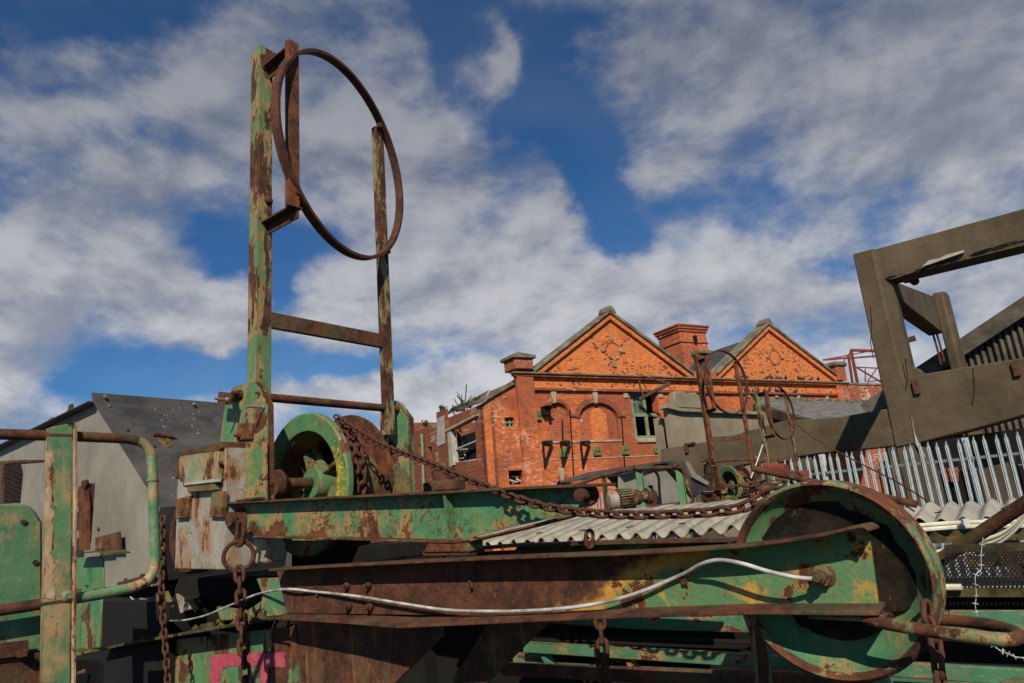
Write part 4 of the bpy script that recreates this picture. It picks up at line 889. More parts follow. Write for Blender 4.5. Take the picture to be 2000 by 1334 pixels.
# arms reaching out along the machine to the bar that carries the hoop
aB = alb(PB(562, 250, 2.50))[0]; bt2 = alb(PA(583, 250, aB))[1]
z1 = alb(PA(565, 78, aB))[2]; z0 = alb(PA(575, 405, aB))[2]
mb = MB(); mb.box(AB(aB, 2.50, z0), A*.012, B*(bt2-2.50), Z*(z1-z0)); mb.box(AB(aB-.035, 2.50, z0), A*.035, B*.010, Z*(z1-z0)); build(mb, 'hoop_bar', MT['rust_bar'], HF, bevel=.002)
ztb = z1-.02
mb = MB(); mb.box(AB(al1-.05, 2.50+.02, ztb-.012), A*(aB-al1+.05), B*(bt2-2.53), Z*.012); mb.box(AB(al1-.05, bt2-.012, ztb-.09), A*(aB-al1+.05), B*.012, Z*.09); build(mb, 'top_arm', MT['rust'], HF)
mb = MB(); mb.prism([PA(x, y, al1+.004) for x, y in ((507, 108), (537, 104), (538, 145), (512, 132))], A*.012); build(mb, 'gusset', MT['rust'], HF); mb = MB(); mb.hexa(PA(526, 131, al1+.016), A, .02, .02); build(mb, 'bolt', MT['rust'], HF)
mb = MB(); mb.box(AB(al1-.05, 2.50+.02, z0), A*(aB-al1+.06), B*(bt2-2.50), Z*.012); mb.box(AB(al1-.05, bt2-.012, z0), A*(aB-al1+.05), B*.012, -Z*.07); build(mb, 'lower_arm', MT['rust'], HF)
mb = MB(); mb.lathe(PA(524, 392, al1), A, [(0, .03), (.02, .028), (.034, .01), (.034, 0)], 12); build(mb, 'bolt', MT['rust'], HF)
# hoop
AZH = radians(291); HN = V((sin(AZH), cos(AZH), 0)); hc1 = PD(675.3, 307.5, 4.6)
pr = PN(750, 400, hc1, HN); k_ = (al1+.03)/((pr-CAMP).dot(A)); hc = CAMP+(hc1-CAMP)*k_; HR = .686*k_
mb = MB(); mb.lathe(hc, HN, [(HR-.015, -.034), (HR+.015, -.034), (HR+.015, .034), (HR-.015, .034)], 96, smooth=False, closed=True); hp = build(mb, 'hoop', MT['rust_hoop'], HF, bevel=.003)
for px, py in ((741, 246), (757, 490), (578, 376), (572, 104)): 
    mb = MB(); c = PN(px, py, hc, HN); mb.cbox(c, A*.05, B*.04, Z*.05); build(mb, 'weld_pad', MT['rust'], HF, bevel=.008)
# ---------- upper beam
UB = empty('upper_beam', dropz(PB(800, 1010, 2.30)), 'flaking green steel beam on top, running right from the winch under the slack chain', 'steel beam')
bu = 2.36; zt_ = alb(PB(490, 980, bu-.07))[2]
mb = MB(); slab(mb, [(444, 984), (489, 981), (882, 964), (1000, 957), (1158, 950), (1160, 985), (1105, 1006), (1040, 1020), (993, 1030), (915, 1052), (880, 1054), (700, 1050), (493, 1046), (470, 1030), (445, 1010)], bu, .012); web = build(mb, 'web', MT['ubeam'], UB)
pts = [PB(x, y, bu-.07) for x, y in ((440, 981), (600, 972), (880, 958), (1000, 951), (1110, 946), (1162, 944))]
mb = MB(); strip(mb, pts, B*.16, -Z*.013); build(mb, 'top_flange', MT['rust_b'], UB, bevel=.002)
pts = [PB(x, y, bu-.035) for x, y in ((493, 1047), (700, 1052), (880, 1057), (915, 1054), (975, 1040), (1040, 1024), (1106, 1006))]
mb = MB(); strip(mb, pts, B*.08, -Z*.010); build(mb, 'bottom_flange', MT['green_rust'], UB, bevel=.002)
p = PB(883, 966, bu); q = PB(888, 1054, bu); mb = MB(); mb.prism([p, p-B*.06, q-B*.035, q], A*.010); build(mb, 'stiffener', MT['ubeam'], UB)
mb = MB(); mb.prism([PB(x, y, bu-.03) for x, y in ((826, 1080), (835, 1060), (845, 1054), (915, 1051), (917, 1078))], B*.10); build(mb, 'end_lug', MT['rust_o'], UB, bevel=.006)
mb = MB(); mb.prism([PB(x, y, bu-.02) for x, y in ((826, 1076), (917, 1076), (917, 1084), (826, 1085))], B*.10); build(mb, 'lug_plate', MT['rust'], UB)
for px, py in ((472, 1013), (1154, 966)):
    c = PB(px, py, bu); mb = MB(); r_ = .045 if px < 600 else .026
    mb.lathe(c, -B, [(r_*1.5, 0), (r_*1.4, .012), (r_*.7, .015), (r_*.6, .05), (r_*1.0, .055), (r_*.95, .085), (0, .09)], 20); build(mb, 'hook_pin', MT['chain'], UB)
# ---------- far twin flange
TB = empty('rear_beam', dropz(PB(1000, 1080, 2.62)), 'rust brown rear beam seen just above the long lower beam', 'steel beam')
mb = MB(); strip(mb, [PB(x, y, 2.45) for x, y in ((560, 1118), (640, 1106), (800, 1085), (900, 1071), (1012, 1062))], B*.12, -Z*.014); build(mb, 'bent_flange', MT['rust_o'], TB)
mb = MB(); slab(mb, [(1012, 1064), (1225, 1058), (1421, 1056), (1421, 1100), (1012, 1110), (996, 1090)], 2.50, .012); build(mb, 'web', MT['mossy'], TB)
mb = MB(); strip(mb, [PB(x, y, 2.46) for x, y in ((1018, 1063), (1225, 1056), (1425, 1052))], B*.10, -Z*.012); build(mb, 'top_flange', MT['rust_b'], TB)
mb = MB(); slab(mb, [(560, 1118), (700, 1108), (1000, 1085), (1012, 1110), (560, 1150)], 2.56, .01); build(mb, 'rear_web', MT['dark'], TB)
# ---------- lower beam
LB = empty('lower_beam', dropz(PB(1100, 1150, 2.1)), 'long rust brown lower beam with peeling green right end and white cable clipped along it', 'steel beam')
bl = 2.10
top = [(540, 1108), (900, 1087), (1250, 1076), (1420, 1065), (1520, 1056), (1600, 1045), (1650, 1035), (1697, 1040)]
mb = MB(); slab(mb, [(x, y+4) for x, y in top]+[(1705, 1100), (1716, 1185), (1480, 1188), (1240, 1192), (900, 1202), (775, 1200), (560, 1197)], bl, .012)
lw = build(mb, 'web', MT['lbeam'], LB)
ROOTL = lw
pts = [PB(x, y, bl-.095) for x, y in ((524, 1112), (700, 1102), (900, 1092), (1100, 1084), (1250, 1078), (1420, 1067), (1520, 1056), (1600, 1043), (1650, 1031), (1680, 1025), (1696, 1032))]
mb = MB(); strip(mb, smooth_path(pts, 3), B*.13, -Z*.009); build(mb, 'top_flange', MT['rust_b'], LB, bevel=.002)
pts = [PB(x, y, bl-b2) for x, y, b2 in ((540, 1206, .05), (680, 1214, .09), (775, 1222, .12), (900, 1216, .10), (1060, 1208, .085), (1240, 1200, .08), (1480, 1193, .075), (1716, 1194, .07))]
n_ = len(pts); mb = MB(); vs = []
for i, p in enumerate(pts):
    bb2 = bl+.02-alb(p)[1]; vs += [p, p+B*bb2+Z*.012, p+B*bb2+Z*.0, p-Z*.011]
fs = [[0, 1, 2, 3], [4*n_-1, 4*n_-2, 4*n_-3, 4*n_-4]]+[[4*i+k, 4*i+(k+1) % 4, 4*i+4+(k+1) % 4, 4*i+4+k] for i in range(n_-1) for k in range(4)]
mb.add(vs, fs); build(mb, 'bottom_flange', MT['rust_b'], LB, bevel=.002)
for px, py, r_ in ((682, 1143, .015), (724, 1142, .015), (685, 1183, .018), (727, 1184, .018)):
    c = PB(px, py, bl); mb = MB(); mb.hexa(c, -B, r_, .022); nn_ = build(mb, 'nut', MT['rust_b'], LB, bevel=.002); mb = MB(); mb.tube([c, c-B*.036], r_*.55, 8); build(mb, 'stud', MT['rust'], nn_)
c = PB(1608, 1124, bl); mb = MB(); mb.lathe(c, -B, [(.034, 0), (.034, .004), (.02, .005)], 24); mb.hexa(c-B*.004, -B, .030, .022); nn_ = build(mb, 'axle_nut', MT['green_mid'], LB, bevel=.003)
mb = MB(); mb.lathe(c-B*.02, -B, [(.019, 0), (.018, .03), (.012, .034), (.011, .048), (0, .05)], 16); build(mb, 'grease_nipple', MT['rust_b'], nn_)
mb = MB(); cc = PB(1612, 1186, bl-.05); mb.hexa(cc, Z, .012, .012); build(mb, 'bolt', MT['green_mid'], LB)
mb = MB(); slab(mb, [(500, 1130), (560, 1128), (576, 1142), (578, 1195), (540, 1204), (508, 1190), (512, 1160)], bl+.10, .03); build(mb, 'end_plate', MT['green_mid'], LB, bevel=.004)
for px, py in ((1335, 1128), (618, 1155)):
    c = PB(px, py, bl-.012); mb = MB(); mb.bar(c-Z*.012, c+Z*.028-A*.006, .006, .003); mb.bar(c-Z*.01-A*.008, c-Z*.01+A*.01, .006, .02); build(mb, 'cable_clip', MT['rust'], LB)
mb = MB(); mb.bar(PB(915, 1130, bl), PB(921, 1148, bl-.02), .008, .012); build(mb, 'hook', MT['rust'], LB)
# moulding over green lower plate under wheel
mb = MB(); slab(mb, [(1577, 1201), (1716, 1205), (1724, 1214), (1700, 1216), (1578, 1209)], bl-.05, .10); build(mb, 'wheel_guard_plate', MT['green_mid'], LB, bevel=.004)
# ---------- white cable
cp_ = [(255, 1166, 2.62), (275, 1185, 2.60), (300, 1204, 2.55), (340, 1213, 2.5), (395, 1204, 2.4), (450, 1182, 2.3), (505, 1160, 2.2), (560, 1151, 2.075), (618, 1156, 2.085), (700, 1165, 2.07), (780, 1178, 2.07), (870, 1191, 2.07), (960, 1194, 2.06), (1050, 1192, 2.06), (1150, 1182, 2.06), (1240, 1160, 2.07), (1330, 1123, 2.08), (1370, 1102, 2.04), (1405, 1094, 2.02), (1450, 1101, 2.01), (1500, 1116, 2.01), (1550, 1127, 2.02), (1590, 1131, 2.045)]
mb = MB(); mb.tube(smooth_path([PB(x, y, b2) for x, y, b2 in cp_], 8), .0062, 10); build(mb, 'cable', MT['cable'], label='dirty white cable curving along the lower beam to its axle nut', cat='cable')
# ---------- wheel
SW = empty('sheave_wheel', dropz(WC_), 'big green grooved chain wheel with black mossy dish at the lower beam end', 'wheel')
WR = ((PB(1600, 933, 2.125)-WC_).length+(PB(1828, 1180, 2.125)-WC_).length)/2; print('WR', WR)
mb = MB(); R_ = WR*1.0
mb.lathe(WC_, B, [(R_*.905, .020), (R_*.925, .002), (R_*.955, -.008), (R_*.985, .000), (R_, .014), (R_*1.0, .034), (R_*.97, .060), (R_*.93, .072), (R_*.97, .085), (R_*1.0, .105), (R_*1.0, .125), (R_*.88, .13)], 96); build(mb, 'rim', MT['wheel_rim'], SW)
mb = MB(); mb.lathe(WC_, B, [(R_*.906, .020), (R_*.885, .030), (R_*.85, .040), (R_*.80, .054), (R_*.72, .070), (R_*.62, .084)], 96); build(mb, 'dish', MT['sheave'], SW)
mb = MB(); n = 96; prof = [(R_*.76, .058), (R_*.64, .072), (R_*.45, .084), (R_*.2, .09), (R_*.2, .04), (0, .035)]; mb.lathe(WC_, B, prof, n)
for i, p in enumerate(mb.v):
    if i < n:
        t = 2*pi*i/n; q = p-WC_; f = 1+.09*sin(3*t+1)+.05*sin(7*t)+.03*sin(17*t)+(.10*q.z/R_ if q.z > 0 else .42*q.z/R_); ax = B*q.dot(B); mb.v[i] = WC_+ax*(1 if f < 1 else 1-.18*(f-1)*6)+(q-ax)*f
build(mb, 'mossy_web', MT['moss'], SW)
mb = MB(); mb.lathe(WC_, B, [(R_*.88, .13), (R_*.3, .12), (0, .12)], 64); build(mb, 'back_web', MT['sheave'], SW)
mb = MB(); mb.tube([WC_-B*.012, WC_+B*.26], .022, 14); build(mb, 'axle', MT['rust'], SW)
# ---------- fairlead loop
ld = [(1690, 1207, 2.06), (1735, 1219, 2.04), (1800, 1230, 2.01), (1880, 1241, 1.98), (1940, 1248, 1.97), (1975, 1249, 1.99), (1990, 1243, 2.06), (1975, 1232, 2.16), (1930, 1220, 2.22), (1870, 1213, 2.26), (1815, 1210, 2.29), (1740, 1206, 2.32)]
mb = MB(); mb.tube(smooth_path([PB(x, y, b2) for x, y, b2 in ld], 6), .0155, 12); build(mb, 'guide_loop', MT['green_rust'], label='thick bent rod loop of green and rust sticking out right below the big wheel', cat='metal loop')
CR = empty('short_chain', PB(1828, 1215, 2.08), 'heavy rusty chain hanging off the bent rod loop below the big wheel', 'chain')
chain(CR, smooth_path([PB(1812, 1180, 2.12), PB(1814, 1215, 2.10), PB(1828, 1262, 2.08), PB(1832, 1300, 2.08), PB(1838, 1350, 2.08), PB(1842, 1440, 2.1)], 6), .042, .0075, .040, MT['chain'])
# ---------- hanging chains
def ringm(c, nrm, R, r): mb = MB(); mb.lathe(c, nrm, [(R+r*cos(2*pi*k/8), r*sin(2*pi*k/8)) for k in range(8)], 36, closed=True); return mb
HC = empty('hanging_chain', PB(470, 1100, 2.27), 'heavy rusty chain with a round ring hanging off the left end of the upper beam', 'chain')
nrm = ray(440, 1086); nrm.z = 0; nrm.normalize()
build(ringm(PB(466, 1086, 2.27), nrm, .082, .0125), 'ring', MT['chain'], HC)
chain(HC, [PB(472, 1022, 2.27), PB(466, 1064, 2.27)], .115, .014, .075, MT['chain'], twist=1.2)
chain(HC, smooth_path([PB(467, 1110, 2.27), PB(471, 1180, 2.26), PB(474, 1250, 2.25), PB(480, 1340, 2.24), PB(484, 1430, 2.24)], 6), .066, .0115, .070, MT['chain'], twist=.8)
TC = empty('thin_chain', PB(320, 1150, 2.27), 'thinner rusty chain dangling beside the junction box over the green base', 'chain')
chain(TC, smooth_path([PB(318, 1010, 2.3), PB(316, 1100, 2.28), PB(316, 1165, 2.27), PB(320, 1230, 2.27), PB(325, 1290, 2.27), PB(329, 1350, 2.27), PB(333, 1430, 2.27)], 6), .046, .0080, .048, MT['chain'], twist=.9)
RC = empty('ring_chain', PB(1153, 1005, 2.30), 'short rusty chain with an oval link hanging from the right end of the upper beam', 'chain')
chain(RC, [PB(1156, 962, 2.27), PB(1156, 1000, 2.27)], .085, .010, .052, MT['chain'], twist=1.2, phase=1)
chain(RC, [PB(1154, 1002, 2.27), PB(1151, 1042, 2.27)], .100, .0095, .062, MT['chain'], twist=.4)
chain(RC, [PB(1151, 1040, 2.29), PB(1152, 1075, 2.30)], .050, .0075, .045, MT['chain'])
MC = empty('rear_hanging_chain', PB(1178, 1210, 2.6), 'dark rusty chain hanging in the shade under the middle of the lower beam', 'chain')
chain(MC, smooth_path([PB(1170, 1195, 2.6), PB(1174, 1240, 2.6), PB(1179, 1290, 2.6), PB(1184, 1400, 2.6)], 6), .058, .0095, .058, MT['chain'], twist=.9)
# ---------- junction box
JB = empty('junction_box', dropz(PB(390, 1000, 2.30)), 'battered grey and rust junction box with peeling covers left of the winch plate', 'junction box')
mb = MB(); slab(mb, [(352, 885), (430, 866), (440, 868), (440, 1113), (341, 1112), (345, 960)], 2.28, .22); build(mb, 'body', MT['box_grey'], JB, bevel=.006)
mb = MB(); slab(mb, [(350, 883), (432, 862), (433, 874), (425, 881), (352, 892)], 2.255, .25); build(mb, 'hood', MT['rust_b'], JB, bevel=.004)
mb = MB(); slab(mb, [(349, 895), (358, 890), (426, 881), (425, 939), (362, 945), (350, 940)], 2.24, .05); cv = build(mb, 'cover', MT['cover'], JB, bevel=.006)
mb = MB(); slab(mb, [(360, 942), (423, 935), (423, 941), (360, 948)], 2.225, .03); build(mb, 'cover_lip', MT['concrete_white'], cv)
mb = MB(); slab(mb, [(363, 948), (418, 942), (421, 957), (367, 962)], 2.235, .045); build(mb, 'terminal_flap', MT['rust_o'], JB, bevel=.004)
mb = MB(); slab(mb, [(342, 905), (349, 902), (350, 933), (343, 936)], 2.27, .03); build(mb, 'side_lug', MT['rust_b'], JB, bevel=.005)
for poly in ([(344, 975), (368, 968), (364, 1012), (342, 1014)], [(412, 965), (418, 958), (435, 960), (433, 1011), (408, 1010)]):
    mb = MB(); slab(mb, poly, 2.25, .035); build(mb, 'hinge_plate', MT['rust_o'], JB, bevel=.005)
bolt(433, 905, 2.26, .015, .02, JB, MT['rust'])
mb = MB(); slab(mb, [(476, 1046), (520, 1050), (526, 1065), (524, 1100), (470, 1103), (452, 1100)], 2.46, .12); build(mb, 'conduit_block', MT['box_grey'], JB, bevel=.012)
GD = empty('brake_drum', PB(328, 1045, 2.45), 'rusty curved brake shield tucked behind the left edge of the junction box', 'brake drum')
c = PB(365, 1043, 2.45); mb = MB(); mb.lathe(c, B, [(.20, 0), (.255, 0), (.27, .02), (.27, .12), (.20, .12)], 48, closed=True); build(mb, 'rim', MT['rust'], GD)
mb = MB(); mb.lathe(c, B, [(.0, .05), (.20, .05), (.20, .09), (0, .09)], 48); build(mb, 'disc', MT['dark'], GD)
# ---------- hopper
HO = empty('steel_hopper', dropz(PB(240, 1000, 2.2)), 'grey steel hopper housing with a dark bolted sloping lid behind the left handrail', 'hopper')
bh = 2.62; rz = PB(195, 786, bh); far_b = bh+1.1
e1 = PB(323, 985, bh); e2 = PB(310, 1145, bh); e0 = PB(-30, 893, bh); e3 = PB(-30, 1150, bh)
mb = MB(); mb.prism([e0, rz, e1, e2, e3], B*.012); build(mb, 'side_panel', MT['hopper'], HO)
dn_ = (e1-rz).normalized(); outn = dn_.cross(B).normalized()
if outn.dot(A) < 0: outn = -outn
rt_ = PB(193, 767, bh-.07); lp_ = alb(rt_)
mb = MB(); r0_ = rz-B*.05-dn_*.0; upt = (rt_-(rz-B*.07)); 
mb.prism([rz-B*.06, rz-B*.06+(rt_-PB(195, 786, bh-.07)), rz+B*1.45+(rt_-PB(195, 786, bh-.07)), rz+B*1.45], -A*.008); build(mb, 'lid_upstand', MT['lid'], HO)
mb = MB(); q0 = rz-B*.06; q1 = e1-B*.06+dn_*.05; mb.prism([q0, q1, q1+B*1.5, q0+B*1.5], outn*.008); lid = build(mb, 'lid', MT['lid'], HO)
q2 = q1+(dn_*.6-A*.05); mb = MB(); mb.prism([q1+outn*-.002, q1+(e2-e1)*.9-A*.1, q1+(e2-e1)*.9-A*.1+B*1.2, q1+B*1.2], outn*.006); build(mb, 'end_panel', MT['lid'], HO)
mb = MB(); d0 = (e0-rz).normalized(); o2 = -d0.cross(B).normalized(); o2 = o2 if o2.z > 0 else -o2
mb.prism([rz-B*.10, e0-B*.10, e0+B*1.1, rz+B*1.1], o2*.008); build(mb, 'lid', MT['lid'], HO)
def lidpt(px, py): return PN(px, py, q0+outn*.008, outn)
for px, py, r_ in ((204, 774, .016), (378, 789, .016)):
    c = PN(px, py, rz, A); mb = MB(); mb.hexa(c, A, r_, .02); build(mb, 'lid_bolt', MT['bolt'], HO, bevel=.002)
for px, py in ((213, 795), (249, 842), (300, 873)):
    c = lidpt(px, py); mb = MB(); mb.hexa(c, outn, .013, .02); build(mb, 'lid_bolt', MT['rust'] if px > 240 else MT['bolt'], HO, bevel=.002)
mb = MB(); c = lidpt(299, 852); c2 = lidpt(340, 857); mb.tube([c+outn*.02, c2+outn*.02], .02, 10); build(mb, 'hinge', MT['rust'], lid)
mb = MB(); mb.prism([lidpt(x, y)+outn*.001 for x, y in ((303, 855), (328, 857), (338, 872), (325, 875))], outn*.006); build(mb, 'hinge_leaf', MT['rust_o'], lid)
# paint splashes (real spatters lying on the lid)
random.seed(4); mb = MB()
for i in range(70):
    px = random.gauss(358, 34); py = random.gauss(812, 18)
    if not (280 < px < 432 and 795 < py < 900): continue
    c = lidpt(px, py)+outn*.0015; l = random.choice((.004, .004, .005, .006, .022)); t = (dn_*random.uniform(.5, 1)+B*random.uniform(-.3, .3)).normalized(); s_ = t.cross(outn)*random.uniform(.0018, .0034)
    mb.prism([c-t*l-s_*.3, c-t*l*.2-s_, c+t*l-s_*.2, c+t*l+s_*.3, c+s_, c-t*l+s_*.4], outn*.001)
ps_ = build(mb, 'paint_splash', MT['concrete_white'], lid); ps_['kind'] = 'stuff'
for (x, y, m_) in ((137, 800, MT['rust']), (98, 826, MT['bolt'])):   # toggle clamps on the left slope
    p = PB(x, y, bh-.02); mb = MB(); mb.prism([PB(x-6, y+13, bh), PB(x-3, y-8, bh), PB(x+4, y-12, bh), PB(x+6, y+11, bh)], B*.012); cl_ = build(mb, 'lid_clamp', m_, HO)
    mb = MB(); mb.tube([p-A*.05, p+A*.05], .010, 8); build(mb, 'clamp_pin', m_, cl_)
for px, py in ((194, 1033), (215, 1052)):
    c = PB(px, py, bh-.0); mb = MB(); mb.lathe(c, -B, [(.018, 0), (.016, .015), (0, .02)], 10); build(mb, 'rivet', MT['rust'], HO)
mb = MB(); slab(mb, [(186, 1050), (234, 1038), (236, 1076), (186, 1076)], bh-.06, .01); mb.box(PB(184, 1076, bh-.10), A*.26, B*.10, Z*.01); br = build(mb, 'bracket', MT['rust_b'], HO)
mb = MB(); slab(mb, [(186, 1050), (208, 1048), (209, 1072), (186, 1073)], bh-.09, .03); build(mb, 'bracket_lug', MT['rust_o'], br, bevel=.004)
mb = MB(); mb.bar(PB(232, 1140, bh-.05), PB(300, 1122, bh-.05), .03, .02); mb.bar(PB(245, 1130, bh-.06), PB(247, 1150, bh-.06), .02, .02); mb.bar(PB(278, 1122, bh-.06), PB(282, 1138, bh-.06), .03, .02); build(mb, 'bottom_rail', MT['rust'], HO)
# frame of rusty angle in front of hopper
AF = empty('angle_bracket', dropz(PB(160, 1010, 1.85)), 'streaked rusty angle iron stand between the green post and the grey hopper', 'bracket')
mb = MB(); slab(mb, [(153, 950), (169, 944), (170, 1075), (154, 1076)], 1.83, .02); mb.box(PB(169, 944, 1.83), A*.004, B*.05, -Z*.38); build(mb, 'upright', MT['rust_bar'], AF)
mb = MB(); slab(mb, [(140, 965), (158, 955), (158, 985), (140, 992)], 1.85, .02); build(mb, 'cross_piece', MT['rust_o'], AF)
mb = MB(); mb.lathe(PB(166, 945, 1.82), Z, [(0, .03), (.02, .02), (.022, 0), (.01, -.03)], 12); build(mb, 'knob', MT['rust'], AF)
mb = MB(); mb.prism([PB(0, 905, 2.0), PB(8, 905, 2.0), PB(8, 985, 2.0), PB(0, 985, 2.0)], B*.05); mb.prism([PB(-20, 902, 2.0), PB(48, 898, 2.0), PB(48, 903, 2.0), PB(-20, 908, 2.0)], B*.15); 
MBX = empty('mesh_guard', dropz(PB(25, 940, 2.0)), 'rust framed wire mesh guard around a black opening at the far left edge', 'guard'); build(mb, 'frame', MT['rust_b'], MBX)
mb = MB(); slab(mb, [(8, 908), (40, 905), (44, 925), (38, 990), (8, 990)], 1.945, .004); build(mb, 'opening', MT['dark'], MBX)
mb = MB()
for i in range(9):
    mb.bar(PB(8+i*4, 907, 1.935), PB(8+i*4-14, 990, 1.935), .002, .002); mb.bar(PB(8, 910+i*9, 1.93), PB(42, 925+i*9, 1.93), .002, .002)
build(mb, 'mesh', MT['rust'], MBX)
# ---------- handrail
hp_ = PD(297, 960, 3.05); ha = alb(hp_)[0]
HR_ = empty('handrail', dropz(PA(115, 1000, ha)), 'large bent rusty tube handrail on a green and peach post at far left', 'handrail')
def hb(x, y): return PA(x, y, ha)
r_ = .0215
pth = [hb(-60, 841), hb(0, 848), hb(140, 852), hb(248, 857)]
bend = smooth_path([hb(248, 857), hb(276, 864), hb(293, 882), hb(297, 905), hb(299, 960), hb(301, 1030), hb(303, 1085), hb(300, 1112), hb(288, 1134), hb(262, 1147)], 6)
mb = MB(); mb.tube(pth+bend[1:5], r_, 14); build(mb, 'top_rail', MT['rust_b'], HR_)
mb = MB(); mb.tube(bend[4:], r_, 14); mb.lathe(hb(298, 938), Z, [(r_, -.004), (r_+.004, -.004), (r_+.004, .004), (r_, .004)], 16, closed=True); build(mb, 'end_bend', MT['bend'], HR_)
mb = MB(); mb.tube(smooth_path([hb(262, 1147), hb(200, 1160), hb(146, 1169)], 4), r_, 14); build(mb, 'lower_rail', MT['bend'], HR_)
mb = MB(); mb.tube(smooth_path([hb(135, 1172), hb(80, 1180), hb(0, 1192), hb(-60, 1200)], 4), r_, 14); build(mb, 'lower_rail', MT['rust_b'], HR_)
# the post: a channel, flanges facing the rail
pa_ = ha+.012
mb = MB(); slabA(mb, [(90, 838), (100, 834), (128, 829), (139, 832), (139, 1000), (137, 1150), (135, 1440), (76, 1440), (79, 1180), (84, 1020), (88, 900)], pa_, .008); build(mb, 'post', MT['rail_post'], HR_, bevel=.002)
random.seed(2); le = [(88+random.uniform(-.5, .5)-(y-880)*.017, y) for y in range(880, 1171, 12)]; re_ = [(103+random.uniform(-5, 6)-(y-880)*.017+(9 if y > 1090 else 0), y) for y in range(1170, 879, -9)]
mb = MB(); slabA(mb, le+re_, pa_+.0082, .0012); build(mb, 'primer_strip', MT['peach'], HR_)
vs = [PA(x, y, pa_-.002) for x, y in ((128, 828), (137, 827), (141, 833), (141, 1000), (139, 1150), (137, 1440))]
mb = MB(); strip(mb, vs, A*.034, B*.007); build(mb, 'post_flange', MT['peach'], HR_, bevel=.002)
mb = MB(); c = hb(130, 1164); mb.cbox(c+A*.02, A*.03, B*.05, Z*.04); build(mb, 'weld', MT['rail_post'], HR_, bevel=.01)
# ---------- green cabinet at far left
GC = empty('green_cabinet', dropz(PA(30, 1100, ha-.10)), 'scuffed green sheet metal cabinet at the far left edge behind the handrail', 'cabinet')
ga = ha-.06
cab = [PA(-60, 992, ga), PA(0, 984, ga), PA(38, 982, ga), PA(60, 988, ga), PA(72, 1000, ga), PA(84, 1020, ga), PA(84, 1275, ga), PA(-60, 1290, ga)]
mb = MB(); mb.prism(cab, -A*.3); build(mb, 'body', MT['cabinet'], GC, bevel=.01)
for px, py in ((45, 1019), (68, 1098)): mb = MB(); mb.hexa(PA(px, py, ga), A, .010, .008); build(mb, 'bolt', MT['rust'], GC)
mb = MB(); mb.prism([PA(x, y, ga+.03) for x, y in ((-60, 1262), (54, 1250), (54, 1279), (-60, 1292))], A*.01); mb.prism([PA(x, y, ga+.02) for x, y in ((28, 1270), (44, 1267), (44, 1280), (28, 1283))], A*.05); build(mb, 'base_angle', MT['rust'], GC)
mb = MB(); mb.prism([PA(x, y, ga+.02) for x, y in ((-60, 1292), (78, 1274), (78, 1290), (78, 1420), (-60, 1420))], -A*.3); build(mb, 'plinth', MT['gusset'], GC)
# green channel stand right of the post
GS = empty('green_stand', dropz(PB(175, 1170, 1.9)), 'small flat green channel stand between the handrail post and the black gap', 'stand')
mb = MB(); slab(mb, [(140, 1090), (196, 1086), (201, 1092), (201, 1150), (194, 1152), (140, 1165)], 1.90, .012); build(mb, 'upper_plate', MT['green_clean'], GS, bevel=.006)
mb = MB(); slab(mb, [(158, 1168), (199, 1160), (195, 1265), (157, 1270)], 1.86, .012); build(mb, 'lower_plate', MT['green_clean'], GS, bevel=.004)
mb = MB(); slab(mb, [(138, 1150), (160, 1150), (155, 1280), (138, 1280)], 1.90, .012); build(mb, 'back_plate', MT['green_mid'], GS)
mb = MB(); strip(mb, [PB(140, 1080, 1.80), PB(190, 1076, 1.80), PB(206, 1082, 1.80)], B*.14, -Z*.008); build(mb, 'cap', MT['mossy'], GS); mb = MB(); mb.box(PB(138, 1272, 1.8), A*.22, B*.12, Z*.008); build(mb, 'foot_plate', MT['mossy'], GS)
for px, py in ((172, 1143), (190, 1150)): bolt(px, py, 1.9, .010, .02, GS, MT['green_mid'])
# ---------- base
BS = empty('winch_base', dropz(PB(400, 1300, 2.6)), 'peeling green base of the winch with pink spray paint at the bottom left', 'base')
bb = 2.56
mb = MB(); slab(mb, [(150, 1262), (330, 1250), (590, 1222), (590, 1500), (150, 1500)], bb, .02); build(mb, 'front_plate', MT['base'], BS)
random.seed(8); mb = MB()
def rag(pts, k=7, s=1.2):
    out = []
    for i, p in enumerate(pts):
        q = pts[(i+1) % len(pts)]
        for j in range(k): t = j/k; out.append((p[0]+(q[0]-p[0])*t+random.uniform(-s, s), p[1]+(q[1]-p[1])*t+random.uniform(-s, s)))
    return out
slab(mb, rag([(411, 1284), (420, 1279), (462, 1276), (556, 1274), (557, 1303), (524, 1303), (520, 1400), (509, 1400), (508, 1302), (465, 1301), (435, 1303), (428, 1330), (430, 1400), (410, 1400)]), bb-.0035, .003); build(mb, 'graffiti', MT['pink'], BS)
vs = [PB(x, y, bb-.16) for x, y in ((190, 1268), (240, 1256), (330, 1240), (470, 1215), (540, 1203), (600, 1200))]
mb = MB(); strip(mb, vs, B*.30, -Z*.02); build(mb, 'ledge', MT['mossy'], BS, bevel=.004)
random.seed(9)
for i in range(24):
    t = random.random(); p = vs[1].lerp(vs[4], t)+B*random.uniform(.0, .2)
    mb = MB(); mb.lathe(p, Z, [(random.uniform(.015, .05), -.01), (random.uniform(.012, .03), random.uniform(.01, .03)), (0, random.uniform(.03, .05))], 7); build(mb, 'moss_clump', MT['mossy'], BS)
mb = MB(); slab(mb, [(300, 1160), (322, 1155), (334, 1185), (325, 1200), (296, 1196)], bb-.05, .03); build(mb, 'loose_bracket', MT['rust_o'], BS, bevel=.004)
mb = MB(); slab(mb, [(343, 1160), (352, 1166), (371, 1190), (352, 1198)], bb-.02, .02); build(mb, 'loose_fin', MT['box_grey'], BS)
